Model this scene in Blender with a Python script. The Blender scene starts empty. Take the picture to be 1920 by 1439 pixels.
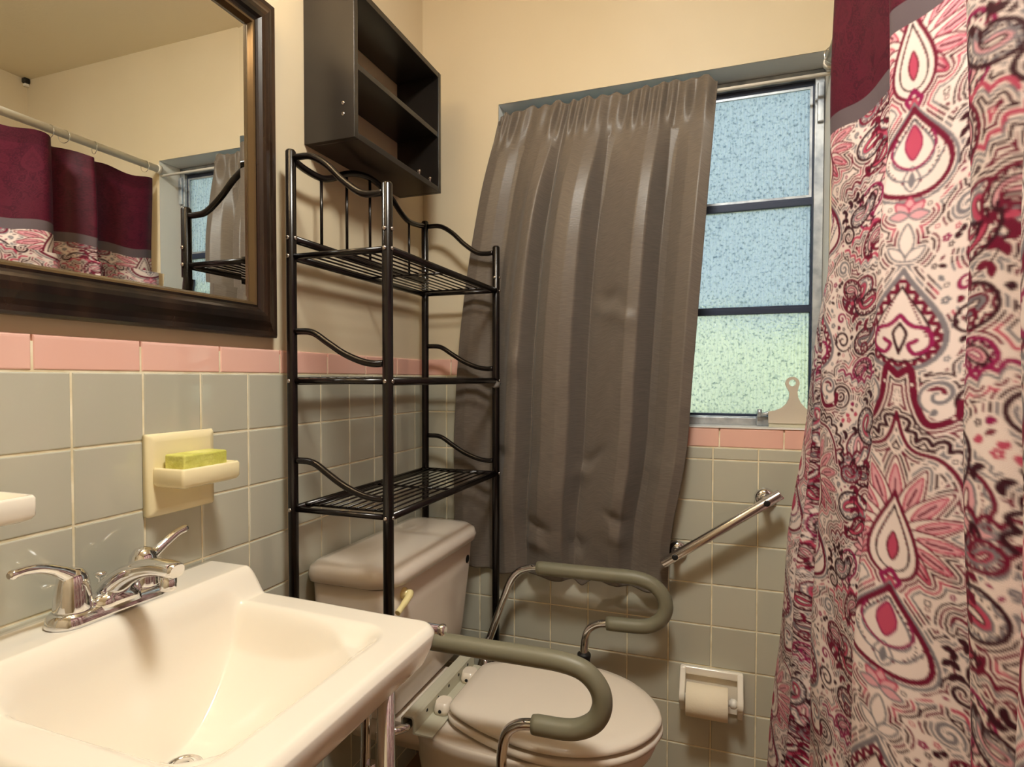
import bpy, bmesh, math, random
import numpy as np
from mathutils import Vector, Matrix
random.seed(7)
rng = np.random.default_rng(7)
PI = math.pi
scene = bpy.context.scene
COL = scene.collection

# ------------------------------------------------------------------ camera
cam_d = bpy.data.cameras.new('camera')
cam_d.sensor_fit = 'HORIZONTAL'
cam_d.sensor_width = 36.0
cam_d.lens = 36.0 * 1105.79 / 1920
cam_d.shift_y = 19.14 / 1920
cam_d.clip_start = 0.01
cam = bpy.data.objects.new('camera', cam_d)
COL.objects.link(cam)
_yaw, _pitch, _roll = -0.342346, -0.025200, 0.0014296
_f = Vector((math.sin(_yaw) * math.cos(_pitch), math.cos(_yaw) * math.cos(_pitch), math.sin(_pitch)))
_r = Vector((math.cos(_yaw), -math.sin(_yaw), 0))
_u = _r.cross(_f)
_r2 = _r * math.cos(_roll) + _u * math.sin(_roll)
_u2 = -_r * math.sin(_roll) + _u * math.cos(_roll)
cam.matrix_world = Matrix(((_r2.x, _u2.x, -_f.x, 0.8626), (_r2.y, _u2.y, -_f.y, -1.6169), (_r2.z, _u2.z, -_f.z, 1.1403), (0, 0, 0, 1)))
scene.camera = cam

# ------------------------------------------------------------------ world, exposure
world = bpy.data.worlds.new('world')
scene.world = world
world.use_nodes = True
_bg = world.node_tree.nodes['Background']
_bg.inputs[0].default_value = (0.50, 0.73, 1.0, 1)
_bg.inputs[1].default_value = 1.35
sun_d = bpy.data.lights.new('sun', 'SUN'); sun_d.energy = 9.0; sun_d.color = (1.0, 0.96, 0.88); sun_d.angle = 0.01
sun = bpy.data.objects.new('sun', sun_d); COL.objects.link(sun)
sun.rotation_euler = (math.radians(38), 0, math.radians(14))      # high, from behind the house: lights the garden, not the pane
scene.view_settings.view_transform = 'Standard'
scene.view_settings.look = 'None'
scene.view_settings.gamma = 1
scene.view_settings.use_curve_mapping = False
scene.view_settings.exposure = 0.0
scene.cycles.use_denoising = True
scene.cycles.max_bounces = 6
scene.cycles.diffuse_bounces = 5
scene.cycles.glossy_bounces = 4
scene.cycles.transmission_bounces = 3
scene.cycles.sample_clamp_indirect = 4
scene.cycles.use_adaptive_sampling = True
scene.cycles.adaptive_threshold = 0.08
scene.cycles.caustics_reflective = False
scene.cycles.caustics_refractive = False

VANITY = 32.0        # emission strength of the vanity globes
DOME_FILL = 108.0           # emission strength of the added ceiling fill dome

# ------------------------------------------------------------------ helpers
def srgb(r, g, b):
    f = lambda c: (c / 255 / 12.92) if c / 255 <= 0.04045 else ((c / 255 + 0.055) / 1.055) ** 2.4
    return (f(r), f(g), f(b), 1)

def mat(name, col=(0.8, 0.8, 0.8, 1), rough=0.5, metal=0.0, spec=0.5, coat=0.0, emit=None, estr=0.0, sheen=0.0):
    m = bpy.data.materials.new(name)
    m.use_nodes = True
    b = m.node_tree.nodes['Principled BSDF']
    b.inputs['Base Color'].default_value = col
    b.inputs['Roughness'].default_value = rough
    b.inputs['Metallic'].default_value = metal
    b.inputs['Specular IOR Level'].default_value = spec
    b.inputs['Coat Weight'].default_value = coat
    b.inputs['Coat Roughness'].default_value = 0.08
    b.inputs['Sheen Weight'].default_value = sheen
    if emit:
        b.inputs['Emission Color'].default_value = emit
        b.inputs['Emission Strength'].default_value = estr
    return m

def N(m, t, **kw):
    n = m.node_tree.nodes.new(t)
    for k, v in kw.items():
        setattr(n, k, v)
    return n

def L(m, a, b):
    m.node_tree.links.new(a, b)

def bsdf(m):
    return m.node_tree.nodes['Principled BSDF']

def add_noise_colour(m, c1, c2, scale=4.0, detail=4.0, stretch=(1, 1, 1), coord='Object', lo=0.35, hi=0.65):
    tc = N(m, 'ShaderNodeTexCoord'); mp = N(m, 'ShaderNodeMapping'); nz = N(m, 'ShaderNodeTexNoise'); cr = N(m, 'ShaderNodeValToRGB')
    mp.inputs['Scale'].default_value = stretch
    nz.inputs['Scale'].default_value = scale
    nz.inputs['Detail'].default_value = detail
    cr.color_ramp.elements[0].position = lo; cr.color_ramp.elements[0].color = c1
    cr.color_ramp.elements[1].position = hi; cr.color_ramp.elements[1].color = c2
    L(m, tc.outputs[coord], mp.inputs['Vector']); L(m, mp.outputs['Vector'], nz.inputs['Vector'])
    L(m, nz.outputs['Fac'], cr.inputs['Fac']); L(m, cr.outputs['Color'], bsdf(m).inputs['Base Color'])
    return nz, cr

def add_bump(m, scale=200.0, strength=0.1, dist=0.001, stretch=(1, 1, 1), detail=2.0, coord='Object'):
    tc = N(m, 'ShaderNodeTexCoord'); mp = N(m, 'ShaderNodeMapping'); nz = N(m, 'ShaderNodeTexNoise'); bp = N(m, 'ShaderNodeBump')
    mp.inputs['Scale'].default_value = stretch
    nz.inputs['Scale'].default_value = scale; nz.inputs['Detail'].default_value = detail
    bp.inputs['Strength'].default_value = strength; bp.inputs['Distance'].default_value = dist
    L(m, tc.outputs[coord], mp.inputs['Vector']); L(m, mp.outputs['Vector'], nz.inputs['Vector'])
    L(m, nz.outputs['Fac'], bp.inputs['Height']); L(m, bp.outputs['Normal'], bsdf(m).inputs['Normal'])

def vary_by_object(m, c1, c2):
    oi = N(m, 'ShaderNodeObjectInfo'); cr = N(m, 'ShaderNodeValToRGB')
    cr.color_ramp.elements[0].color = c1; cr.color_ramp.elements[1].color = c2
    L(m, oi.outputs['Random'], cr.inputs['Fac']); L(m, cr.outputs['Color'], bsdf(m).inputs['Base Color'])

def link(name, me, parent=None, m=None):
    o = bpy.data.objects.new(name, me)
    COL.objects.link(o)
    if parent is not None:
        o.parent = parent
    if m is not None and me is not None and not me.materials:
        me.materials.append(m)
    return o

def pydata(name, verts, faces, m=None, parent=None, smooth=False, bevel=0.0, segs=2, subsurf=0):
    me = bpy.data.meshes.new(name)
    me.from_pydata([tuple(v) for v in verts], [], [tuple(f) for f in faces])
    bm = bmesh.new(); bm.from_mesh(me)
    bmesh.ops.remove_doubles(bm, verts=bm.verts, dist=1e-6)
    bmesh.ops.recalc_face_normals(bm, faces=bm.faces)
    bm.to_mesh(me); bm.free()
    if smooth:
        me.polygons.foreach_set('use_smooth', [True] * len(me.polygons))
    o = link(name, me, parent, m)
    if bevel:
        md = o.modifiers.new('bevel', 'BEVEL'); md.width = bevel; md.segments = segs; md.limit_method = 'ANGLE'; md.angle_limit = math.radians(40)
        md.harden_normals = False
        me.polygons.foreach_set('use_smooth', [True] * len(me.polygons))
        wn = o.modifiers.new('wn', 'WEIGHTED_NORMAL'); wn.keep_sharp = True
    if subsurf:
        md = o.modifiers.new('sub', 'SUBSURF'); md.levels = subsurf; md.render_levels = subsurf
    return o

def box_vf(x0, x1, y0, y1, z0, z1):
    v = [(x0, y0, z0), (x1, y0, z0), (x1, y1, z0), (x0, y1, z0), (x0, y0, z1), (x1, y0, z1), (x1, y1, z1), (x0, y1, z1)]
    f = [(0, 3, 2, 1), (4, 5, 6, 7), (0, 1, 5, 4), (1, 2, 6, 5), (2, 3, 7, 6), (3, 0, 4, 7)]
    return v, f

def box(name, x0, x1, y0, y1, z0, z1, m, parent=None, bevel=0.0, segs=2):
    v, f = box_vf(x0, x1, y0, y1, z0, z1)
    return pydata(name, v, f, m, parent, bevel=bevel, segs=segs)

def catmull(pts, n=8, closed=False):
    P = [np.array(p, float) for p in pts]
    out = []
    k = len(P)
    rngi = range(k if closed else k - 1)
    for i in rngi:
        p1, p2 = P[i], P[(i + 1) % k]
        p0 = P[i - 1] if (i > 0 or closed) else 2 * p1 - p2
        p3 = P[(i + 2) % k] if (i + 2 < k or closed) else 2 * p2 - p1
        for j in range(n):
            t = j / n
            out.append(0.5 * ((2 * p1) + (-p0 + p2) * t + (2 * p0 - 5 * p1 + 4 * p2 - p3) * t * t + (-p0 + 3 * p1 - 3 * p2 + p3) * t ** 3))
    if not closed:
        out.append(P[-1])
    return out

def tube_vf(pts, r, n=12, caps=True):
    P = [Vector(p) for p in pts]
    R = list(r) if hasattr(r, '__len__') else [r] * len(P)
    verts, faces = [], []
    t0 = (P[1] - P[0]).normalized()
    up = Vector((0, 0, 1)) if abs(t0.z) < 0.9 else Vector((1, 0, 0))
    nrm = (up - t0 * up.dot(t0)).normalized()
    for i, p in enumerate(P):
        if i == 0: t = (P[1] - P[0])
        elif i == len(P) - 1: t = (P[-1] - P[-2])
        else: t = (P[i + 1] - P[i]).normalized() + (P[i] - P[i - 1]).normalized()
        t.normalize()
        nrm = (nrm - t * nrm.dot(t)).normalized()
        b = t.cross(nrm)
        for k in range(n):
            a = 2 * PI * k / n
            verts.append(p + (nrm * math.cos(a) + b * math.sin(a)) * R[i])
    for i in range(len(P) - 1):
        for k in range(n):
            faces.append((i * n + k, i * n + (k + 1) % n, (i + 1) * n + (k + 1) % n, (i + 1) * n + k))
    if caps:
        faces.append(tuple(range(n - 1, -1, -1)))
        faces.append(tuple((len(P) - 1) * n + k for k in range(n)))
    return verts, faces

def mark_caps_flat(o, n):
    for p in o.data.polygons:
        if len(p.vertices) > 4:
            p.use_smooth = False

def tube(name, pts, r, m, parent=None, n=12):
    v, f = tube_vf(pts, r, n)
    o = pydata(name, v, f, m, parent, smooth=True)
    mark_caps_flat(o, n)
    return o

def lathe_vf(profile, n=24, axis='z', origin=(0, 0, 0)):
    """profile: (radius, height) pairs"""
    verts, faces = [], []
    ox, oy, oz = origin
    for r, h in profile:
        for k in range(n):
            a = 2 * PI * k / n
            c, s = r * math.cos(a), r * math.sin(a)
            if axis == 'z': verts.append((ox + c, oy + s, oz + h))
            elif axis == 'x': verts.append((ox + h, oy + c, oz + s))
            else: verts.append((ox + c, oy + h, oz + s))
    for i in range(len(profile) - 1):
        for k in range(n):
            faces.append((i * n + k, i * n + (k + 1) % n, (i + 1) * n + (k + 1) % n, (i + 1) * n + k))
    faces.append(tuple(range(n)))
    faces.append(tuple((len(profile) - 1) * n + k for k in range(n)))
    return verts, faces

def lathe(name, profile, m, parent=None, n=24, axis='z', origin=(0, 0, 0), smooth=True):
    v, f = lathe_vf(profile, n, axis, origin)
    o = pydata(name, v, f, m, parent, smooth=smooth)
    mark_caps_flat(o, n)
    return o

def loft(name, rings, m, parent=None, smooth=True, cap=True, subsurf=0, bevel=0.0):
    n = len(rings[0]); verts, faces = [], []
    for r in rings: verts += list(r)
    for i in range(len(rings) - 1):
        for k in range(n):
            faces.append((i * n + k, i * n + (k + 1) % n, (i + 1) * n + (k + 1) % n, (i + 1) * n + k))
    if cap:
        faces.append(tuple(range(n - 1, -1, -1)))
        faces.append(tuple((len(rings) - 1) * n + k for k in range(n)))
    o = pydata(name, verts, faces, m, parent, smooth=smooth, subsurf=subsurf, bevel=bevel)
    if smooth: mark_caps_flat(o, n)
    return o

def extrude_outline(name, pts2, plane, a, b, m, parent=None, bevel=0.0, smooth=False):
    """closed outline in a plane ('xz','yz','xy') extruded from a to b along the third axis"""
    def P(p, c):
        return {'xz': (p[0], c, p[1]), 'yz': (c, p[0], p[1]), 'xy': (p[0], p[1], c)}[plane]
    n = len(pts2)
    v = [P(p, a) for p in pts2] + [P(p, b) for p in pts2]
    f = [tuple(range(n)), tuple(range(2 * n - 1, n - 1, -1))] + [(i, (i + 1) % n, n + (i + 1) % n, n + i) for i in range(n)]
    return pydata(name, v, f, m, parent, bevel=bevel, smooth=smooth)

def grid_mesh(name, V, m, parent=None, smooth=True, uv=None, thickness=0.0):
    """V: (rows, cols, 3) array"""
    h, w, _ = V.shape
    me = bpy.data.meshes.new(name)
    me.vertices.add(h * w)
    me.vertices.foreach_set('co', V.reshape(-1).astype(np.float32))
    idx = np.arange(h * w).reshape(h, w)
    q = np.stack([idx[:-1, :-1], idx[:-1, 1:], idx[1:, 1:], idx[1:, :-1]], -1).reshape(-1, 4)
    me.loops.add(q.size); me.polygons.add(len(q))
    me.loops.foreach_set('vertex_index', q.reshape(-1).astype(np.int32))
    me.polygons.foreach_set('loop_start', (np.arange(len(q)) * 4).astype(np.int32))
    me.polygons.foreach_set('use_smooth', np.ones(len(q), bool))
    if uv is not None:
        l = me.uv_layers.new(name='uv')
        l.data.foreach_set('uv', uv.reshape(-1, 2)[q.reshape(-1)].reshape(-1).astype(np.float32))
    me.update(); me.validate()
    o = link(name, me, parent, m)
    if thickness:
        md = o.modifiers.new('solid', 'SOLIDIFY'); md.thickness = thickness; md.offset = 0
    return o

def tag(o, label, cat, group=None):
    o['label'] = label; o['category'] = cat
    if group: o['group'] = group
    return o

def empty(name, loc, label, cat, group=None):
    o = bpy.data.objects.new(name, None)
    o.empty_display_size = 0.05
    COL.objects.link(o); o.location = loc
    ORIG[o.name] = Vector(loc)
    return tag(o, label, cat, group)

ORIG = {}
def settle(root):
    """parts are modelled in world coordinates: keep them there under an empty at the thing's base"""
    for c in root.children:
        c.matrix_parent_inverse = Matrix.Translation(-ORIG[root.name])

def structure(o):
    o['kind'] = 'structure'
    return o

# ------------------------------------------------------------------ materials
M = {}
M['paint'] = mat('cream_paint', srgb(215, 200, 172), 0.55, spec=0.3)
add_noise_colour(M['paint'], srgb(210, 195, 166), srgb(219, 205, 179), 1.6, 3)
add_bump(M['paint'], 60, 0.08, 0.002)
M['ceil'] = mat('ceiling_paint', srgb(234, 224, 202), 0.8)
add_bump(M['ceil'], 120, 0.15, 0.002)
M['reveal'] = mat('reveal_paint', srgb(246, 247, 246), 0.5)
add_bump(M['reveal'], 50, 0.1, 0.002)
M['grey_tile'] = mat('grey_tile', srgb(172, 168, 150), 0.05, spec=0.9)
vary_by_object(M['grey_tile'], srgb(182, 180, 164), srgb(196, 193, 176))
add_bump(M['grey_tile'], 9, 0.05, 0.004, detail=1)
M['pink_tile'] = mat('pink_tile', srgb(232, 168, 152), 0.05, spec=0.9)
vary_by_object(M['pink_tile'], srgb(236, 184, 168), srgb(242, 194, 178))
add_bump(M['pink_tile'], 14, 0.10, 0.004, detail=1)
M['grout'] = mat('grout', srgb(226, 212, 180), 0.85)
add_noise_colour(M['grout'], srgb(222, 208, 172), srgb(244, 234, 206), 30, 4)
M['floor'] = mat('floor_vinyl', srgb(146, 116, 84), 0.4)
add_noise_colour(M['floor'], srgb(134, 104, 72), srgb(158, 128, 96), 9, 6)
M['ceramic'] = mat('white_ceramic', srgb(238, 230, 216), 0.10, spec=0.5, coat=0.4)
M['toilet'] = mat('toilet_ceramic', srgb(230, 218, 204), 0.12, spec=0.5, coat=0.3)
M['seat'] = mat('toilet_seat_plastic', srgb(232, 220, 204), 0.16, spec=0.5)
M['cream_ceramic'] = mat('cream_ceramic', srgb(238, 224, 182), 0.14, coat=0.3)
M['chrome'] = mat('chrome', (0.82, 0.82, 0.84, 1), 0.06, 1.0)
M['steel'] = mat('brushed_steel', (0.74, 0.70, 0.68, 1), 0.20, 1.0)
add_bump(M['steel'], 300, 0.05, 0.0005, (0.05, 1, 1))
M['alu'] = mat('aluminium', (0.62, 0.64, 0.68, 1), 0.42, 0.7)
add_noise_colour(M['alu'], srgb(150, 156, 166), srgb(204, 208, 212), 25, 5)
M['dark_alu'] = mat('dark_gasket', srgb(44, 54, 78), 0.5, 0.2)
M['bronze'] = mat('black_bronze', srgb(24, 18, 17), 0.22, 0.35, spec=0.6)
M['screw'] = mat('screw_metal', (0.5, 0.45, 0.42, 1), 0.25, 1.0)
M['frame'] = mat('espresso_frame', srgb(34, 23, 17), 0.26, spec=0.5)
add_noise_colour(M['frame'], srgb(20, 14, 12), srgb(58, 40, 28), 18, 6, (1, 1, 0.15), lo=0.4, hi=0.75)
M['bead'] = mat('frame_inner_bead', srgb(104, 84, 58), 0.25, 0.5)
M['mirror'] = mat('mirror_silver', (0.90, 0.92, 0.90, 1), 0.0, 1.0)
M['cab'] = mat('black_laminate', srgb(34, 30, 28), 0.28, spec=0.5)
add_noise_colour(M['cab'], srgb(26, 22, 20), srgb(46, 41, 37), 5, 4, lo=0.3, hi=0.7)
M['cab_in'] = mat('black_hardboard', srgb(18, 15, 14), 0.7)
M['foam'] = mat('grey_foam', srgb(122, 118, 98), 0.45)
add_bump(M['foam'], 500, 0.1, 0.0005)
M['bracket'] = mat('powder_coat', srgb(196, 192, 172), 0.4)
M['rubber'] = mat('black_rubber', srgb(16, 15, 15), 0.5)
M['hole'] = mat('dark_hole', srgb(14, 12, 11), 0.8)
M['soap'] = mat('yellow_green_soap', srgb(206, 206, 96), 0.42)
add_noise_colour(M['soap'], srgb(188, 188, 84), srgb(222, 220, 132), 26, 5)
add_bump(M['soap'], 90, 0.5, 0.004)
bsdf(M['soap']).inputs['Subsurface Weight'].default_value = 0.15
bsdf(M['soap']).inputs['Subsurface Radius'].default_value = (0.01, 0.01, 0.004)
M['paper'] = mat('tissue_paper', srgb(240, 226, 200), 0.95)
add_bump(M['paper'], 160, 0.4, 0.001)
M['plastic'] = mat('beige_plastic', srgb(206, 194, 178), 0.4)
M['white_plastic'] = mat('white_plastic', srgb(235, 230, 220), 0.3)
M['black_plastic'] = mat('black_plastic', srgb(14, 13, 13), 0.4)
M['wood'] = mat('brown_wood', srgb(96, 58, 34), 0.45)
add_noise_colour(M['wood'], srgb(66, 36, 20), srgb(122, 78, 46), 6, 6, (8, 1, 1))
M['brass'] = mat('ivory_lever', srgb(240, 224, 164), 0.22)

# window glass: obscure ribbed pane that lets daylight through
g = bpy.data.materials.new('obscure_glass'); g.use_nodes = True
nt = g.node_tree; nt.nodes.clear()
out = nt.nodes.new('ShaderNodeOutputMaterial')
tr = nt.nodes.new('ShaderNodeBsdfTranslucent'); rf = nt.nodes.new('ShaderNodeBsdfRefraction'); gl = nt.nodes.new('ShaderNodeBsdfGlossy')
mx = nt.nodes.new('ShaderNodeMixShader'); mx2 = nt.nodes.new('ShaderNodeMixShader')
tc = nt.nodes.new('ShaderNodeTexCoord'); wv = nt.nodes.new('ShaderNodeTexWave'); nz = nt.nodes.new('ShaderNodeTexNoise')
ad = nt.nodes.new('ShaderNodeMath'); ad.operation = 'ADD'; bp = nt.nodes.new('ShaderNodeBump')
wv.bands_direction = 'X'; wv.inputs['Scale'].default_value = 38; wv.inputs['Distortion'].default_value = 1.2; wv.inputs['Detail'].default_value = 1
nz.inputs['Scale'].default_value = 150; nz.inputs['Detail'].default_value = 2
bp.inputs['Strength'].default_value = 0.9; bp.inputs['Distance'].default_value = 0.004
rampc = nt.nodes.new('ShaderNodeValToRGB')
rampc.color_ramp.elements[0].position = 0.30; rampc.color_ramp.elements[0].color = (0.50, 0.55, 0.58, 1)
rampc.color_ramp.elements[1].position = 0.46; rampc.color_ramp.elements[1].color = (0.95, 0.96, 0.95, 1)
nt.links.new(tc.outputs['Object'], wv.inputs['Vector']); nt.links.new(tc.outputs['Object'], nz.inputs['Vector'])
nt.links.new(wv.outputs['Fac'], ad.inputs[0]); nt.links.new(nz.outputs['Fac'], ad.inputs[1])
nt.links.new(ad.outputs[0], bp.inputs['Height'])
nt.links.new(nz.outputs['Fac'], rampc.inputs['Fac'])
for s in (tr, rf, gl): nt.links.new(bp.outputs['Normal'], s.inputs['Normal'])
nt.links.new(rampc.outputs['Color'], tr.inputs['Color']); nt.links.new(rampc.outputs['Color'], rf.inputs['Color'])
rf.inputs['Roughness'].default_value = 0.35; rf.inputs['IOR'].default_value = 1.15
gl.inputs['Roughness'].default_value = 0.15
mx.inputs[0].default_value = 0.5; mx2.inputs[0].default_value = 0.06
nt.links.new(tr.outputs[0], mx.inputs[1]); nt.links.new(rf.outputs[0], mx.inputs[2])
nt.links.new(mx.outputs[0], mx2.inputs[1]); nt.links.new(gl.outputs[0], mx2.inputs[2])
nt.links.new(mx2.outputs[0], out.inputs['Surface'])
M['glass'] = g

# ------------------------------------------------------------------ room shell
WX, YR, CZ = 1.82, -2.35, 2.35           # right wall, rear wall, ceiling height
TP = 0.1095                              # tile pitch
ZC = 1.15                                # underside of the pink cap row
WO = (0.241, 1.105, 1.016, 1.939)        # window opening: x0, x1, z0, z1
structure(box('floor', -0.1, WX + 0.1, YR - 0.1, 0.1, -0.08, 0.0, M['floor']))
structure(box('ceiling', -0.1, WX + 0.1, YR - 0.1, 0.1, CZ, CZ + 0.08, M['ceil']))
wall_left = structure(box('wall_left', -0.10, -0.006, YR - 0.1, 0.006, 0, CZ, M['paint']))
structure(box('wall_right', WX, WX + 0.1, YR - 0.1, 0.14, 0, CZ, M['paint']))
structure(box('wall_front', -0.006, WX, YR - 0.1, YR, 0, CZ, M['paint']))
# back wall with the window opening
x0, x1, z0, z1 = WO
def _frame_verts(y):
    return [(-0.1, y, 0), (WX, y, 0), (WX, y, CZ), (-0.1, y, CZ), (x0, y, z0), (x1, y, z0), (x1, y, z1), (x0, y, z1)]
bv = _frame_verts(0.006) + _frame_verts(0.14)
bf = [(0, 1, 5, 4), (1, 2, 6, 5), (2, 3, 7, 6), (3, 0, 4, 7)]
bf += [tuple(i + 8 for i in reversed(f)) for f in bf]
bf += [(0, 1, 9, 8), (1, 2, 10, 9), (2, 3, 11, 10), (3, 0, 8, 11)]
wall_back = structure(pydata('wall_back', bv, bf, M['paint']))
# painted lining of the window opening
rv = _frame_verts(0.0055)[4:] + _frame_verts(0.1405)[4:]
e = 0.001
rv = [(a + (e if a < 0.6 else -e), b, c + (e if c < 1.5 else -e)) for a, b, c in rv]
lining = pydata('reveal_lining', rv, [(0, 1, 5, 4), (1, 2, 6, 5), (2, 3, 7, 6), (3, 0, 4, 7)], M['reveal'], wall_back)

# grout beds and tiles
GR = 0.0030
grout_l = pydata('grout', *box_vf(-0.006, -0.0016, YR, 0.0, 0, ZC + 0.040), M['grout'], wall_left)
gb = [(0.0, 0.0016, 0), (1.22, 0.0016, 0), (1.22, 0.0016, 1.006), (x0 - 0.002, 0.0016, 1.006), (x0 - 0.002, 0.0016, ZC + 0.040), (0.0, 0.0016, ZC + 0.040)]
grout_b = pydata('grout', gb + [(a, 0.0065, c) for a, b, c in gb], [tuple(range(6)), (11, 10, 9, 8, 7, 6)] + [(i, (i + 1) % 6, 6 + (i + 1) % 6, 6 + i) for i in range(6)], M['grout'], wall_back)

_tm = {}
def tile_mesh(w, h, key, m, round_top=False):
    k = (round(w, 4), round(h, 4), key)
    if k in _tm: return _tm[k]
    d, bv_ = 0.0062, 0.0022
    w2, h2 = w / 2, h / 2
    v = []
    for y, ins in ((d, 0), (bv_ * 0.8, 0), (0.0004, bv_ * 0.5), (0.0, bv_)):
        tz = h2 - ins
        if round_top and y < d: tz = h2 - (ins * 2.4 if ins else 0.001)
        v += [(-w2 + ins, y, -h2 + ins), (w2 - ins, y, -h2 + ins), (w2 - ins, y, tz), (-w2 + ins, y, tz)]
    f = [(12, 13, 14, 15), (3, 2, 1, 0)]
    for r in range(3):
        for i in range(4):
            f.append((r * 4 + i, r * 4 + (i + 1) % 4, r * 4 + 4 + (i + 1) % 4, r * 4 + 4 + i))
    me = bpy.data.meshes.new('tile')
    me.from_pydata(v, [], f)
    bm = bmesh.new(); bm.from_mesh(me); bmesh.ops.recalc_face_normals(bm, faces=bm.faces); bm.to_mesh(me); bm.free()
    me.materials.append(m)
    _tm[k] = me
    return me

def put_tile(name, wall, a0, a1, za, zb, key, m, left, top=False):
    w, h = a1 - a0 - GR, zb - za - GR
    if w < 0.008 or h < 0.008: return
    o = link(name, tile_mesh(w, h, key, m, top), wall)
    jit = lambda s: (random.random() - 0.5) * s
    cz, ca = (za + zb) / 2, (a0 + a1) / 2
    dz = jit(0.0006)
    if left:
        o.location = (dz * 0.5, ca, cz); o.rotation_euler = (jit(0.004), 0, PI / 2 + jit(0.005))
    else:
        o.location = (ca, -dz * 0.5, cz); o.rotation_euler = (jit(0.004), 0, jit(0.005))

rows = [(max(0.0, ZC - (r + 1) * TP), ZC - r * TP) for r in range(11)]
ycuts = [0.0] + [-(0.0576 + k * TP) for k in range(16)]
for za, zb in rows:
    for k in range(len(ycuts) - 1):
        put_tile('tile', wall_left, ycuts[k + 1], ycuts[k], za, zb, 'g', M['grey_tile'], True)
pc = [-0.0] + [-0.937 + 0.1555 * n for n in range(5, -6, -1) if -0.937 + 0.1555 * n < -0.01]
for k in range(len(pc) - 1):
    put_tile('cap_tile', wall_left, pc[k + 1], pc[k], ZC, ZC + 0.051, 'p', M['pink_tile'], True, True)
xcuts = [0.0] + [0.0754 + k * TP for k in range(11)]
for za, zb in rows:
    for k in range(len(xcuts) - 1):
        a, b = xcuts[k], xcuts[k + 1]
        if zb <= 0.963:
            put_tile('tile', wall_back, a, b, za, zb, 'g', M['grey_tile'], False)
        elif za < 0.963:                    # the row cut by the sill
            if b <= x0 + 0.01: put_tile('tile', wall_back, a, b, za, zb, 'g', M['grey_tile'], False)
            else: put_tile('tile', wall_back, a, b, za, 0.963, 'g', M['grey_tile'], False)
        elif a < x0 - 0.02:
            put_tile('tile', wall_back, a, min(b, x0), za, zb, 'g', M['grey_tile'], False)
for a, b in ((0.0, 0.09), (0.09, 0.241)):
    put_tile('cap_tile', wall_back, a, b, ZC, ZC + 0.051, 'p', M['pink_tile'], False, True)
sx = [0.241, 0.395, 0.548, 0.701, 0.857, 1.010, 1.17]
for k in range(len(sx) - 1):
    put_tile('cap_tile', wall_back, sx[k], sx[k + 1], 0.963, 1.0165, 'p', M['pink_tile'], False, True)

# ------------------------------------------------------------------ window
win = structure(bpy.data.objects.new('window_1', None)); COL.objects.link(win)
FY0, FY1 = 0.098, 0.130
gx0, gx1 = 0.275, 1.087
def rect_frame(name, xa, xb, za, zb, w, y0_, y1_, m, parent, bevel=0.0015):
    o = [(xa, za), (xb, za), (xb, zb), (xa, zb)]
    i = [(xa + w, za + w), (xb - w, za + w), (xb - w, zb - w), (xa + w, zb - w)]
    v = [(a, y0_, c) for a, c in o] + [(a, y0_, c) for a, c in i] + [(a, y1_, c) for a, c in o] + [(a, y1_, c) for a, c in i]
    f = []
    for k in range(4):
        n_ = (k + 1) % 4
        f += [(k, n_, 4 + n_, 4 + k), (8 + k, 12 + k, 12 + n_, 8 + n_), (k, 8 + k, 8 + n_, n_), (4 + k, 4 + n_, 12 + n_, 12 + k)]
    return pydata(name, v, f, m, parent, bevel=bevel)
rect_frame('window_frame', x0 + 0.002, x1 - 0.002, z0 + 0.002, z1 - 0.002, 0.022, 0.092, 0.136, M['alu'], win)
zs = [1.036, 1.326, 1.606, 1.912]
for k in range(3):
    s = rect_frame('sash', x0 + 0.020, x1 - 0.014, zs[k] - 0.004, zs[k + 1] + 0.004, 0.014, 0.104 + 0.0006 * k, 0.126, M['dark_alu'], win, bevel=0.001)
    if k == 2: rect_frame('glazing_bead', x0 + 0.034, x1 - 0.028, zs[k] + 0.010, zs[k + 1] - 0.010, 0.006, 0.106, 0.112, M['alu'], s, bevel=0)
    p = box('pane', x0 + 0.031, x1 - 0.026, 0.114, 0.117, zs[k] + 0.007, zs[k + 1] - 0.007, M['glass'], win)
sillbar = box('sill_channel', x0 + 0.004, x1 - 0.004, 0.070, 0.096, z0 + 0.0012, z0 + 0.022, M['alu'], win, bevel=0.002)
# friction latch at the upper right of the frame
box('latch', 1.086, 1.101, 0.082, 0.093, 1.80, 1.90, M['alu'], win, bevel=0.002)

# window sill slab
M['sill'] = mat('white_sill', srgb(232, 230, 226), 0.25)
structure(box('trim_1', x0 + 0.001, x1 - 0.001, -0.002, 0.090, z0 - 0.002, z0 + 0.0015, M['sill']))

# crank operator
cr = empty('window_crank', (0.972, 0.065, z0), 'small grey metal window crank on the sill beside the squeegee', 'window crank')
box('housing', 0.948, 0.990, 0.052, 0.070, z0 + 0.0016, z0 + 0.028, M['alu'], cr, bevel=0.003)
tube('crank_arm', [(0.955, 0.045, z0 + 0.03), (0.975, 0.044, z0 + 0.036), (1.0, 0.046, z0 + 0.030), (1.012, 0.048, z0 + 0.022)], 0.005, M['alu'], cr, 10)
tube('knob', [(0.955, 0.045, z0 + 0.026), (0.955, 0.045, z0 + 0.046)], 0.006, M['alu'], cr, 10)
settle(cr)

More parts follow.
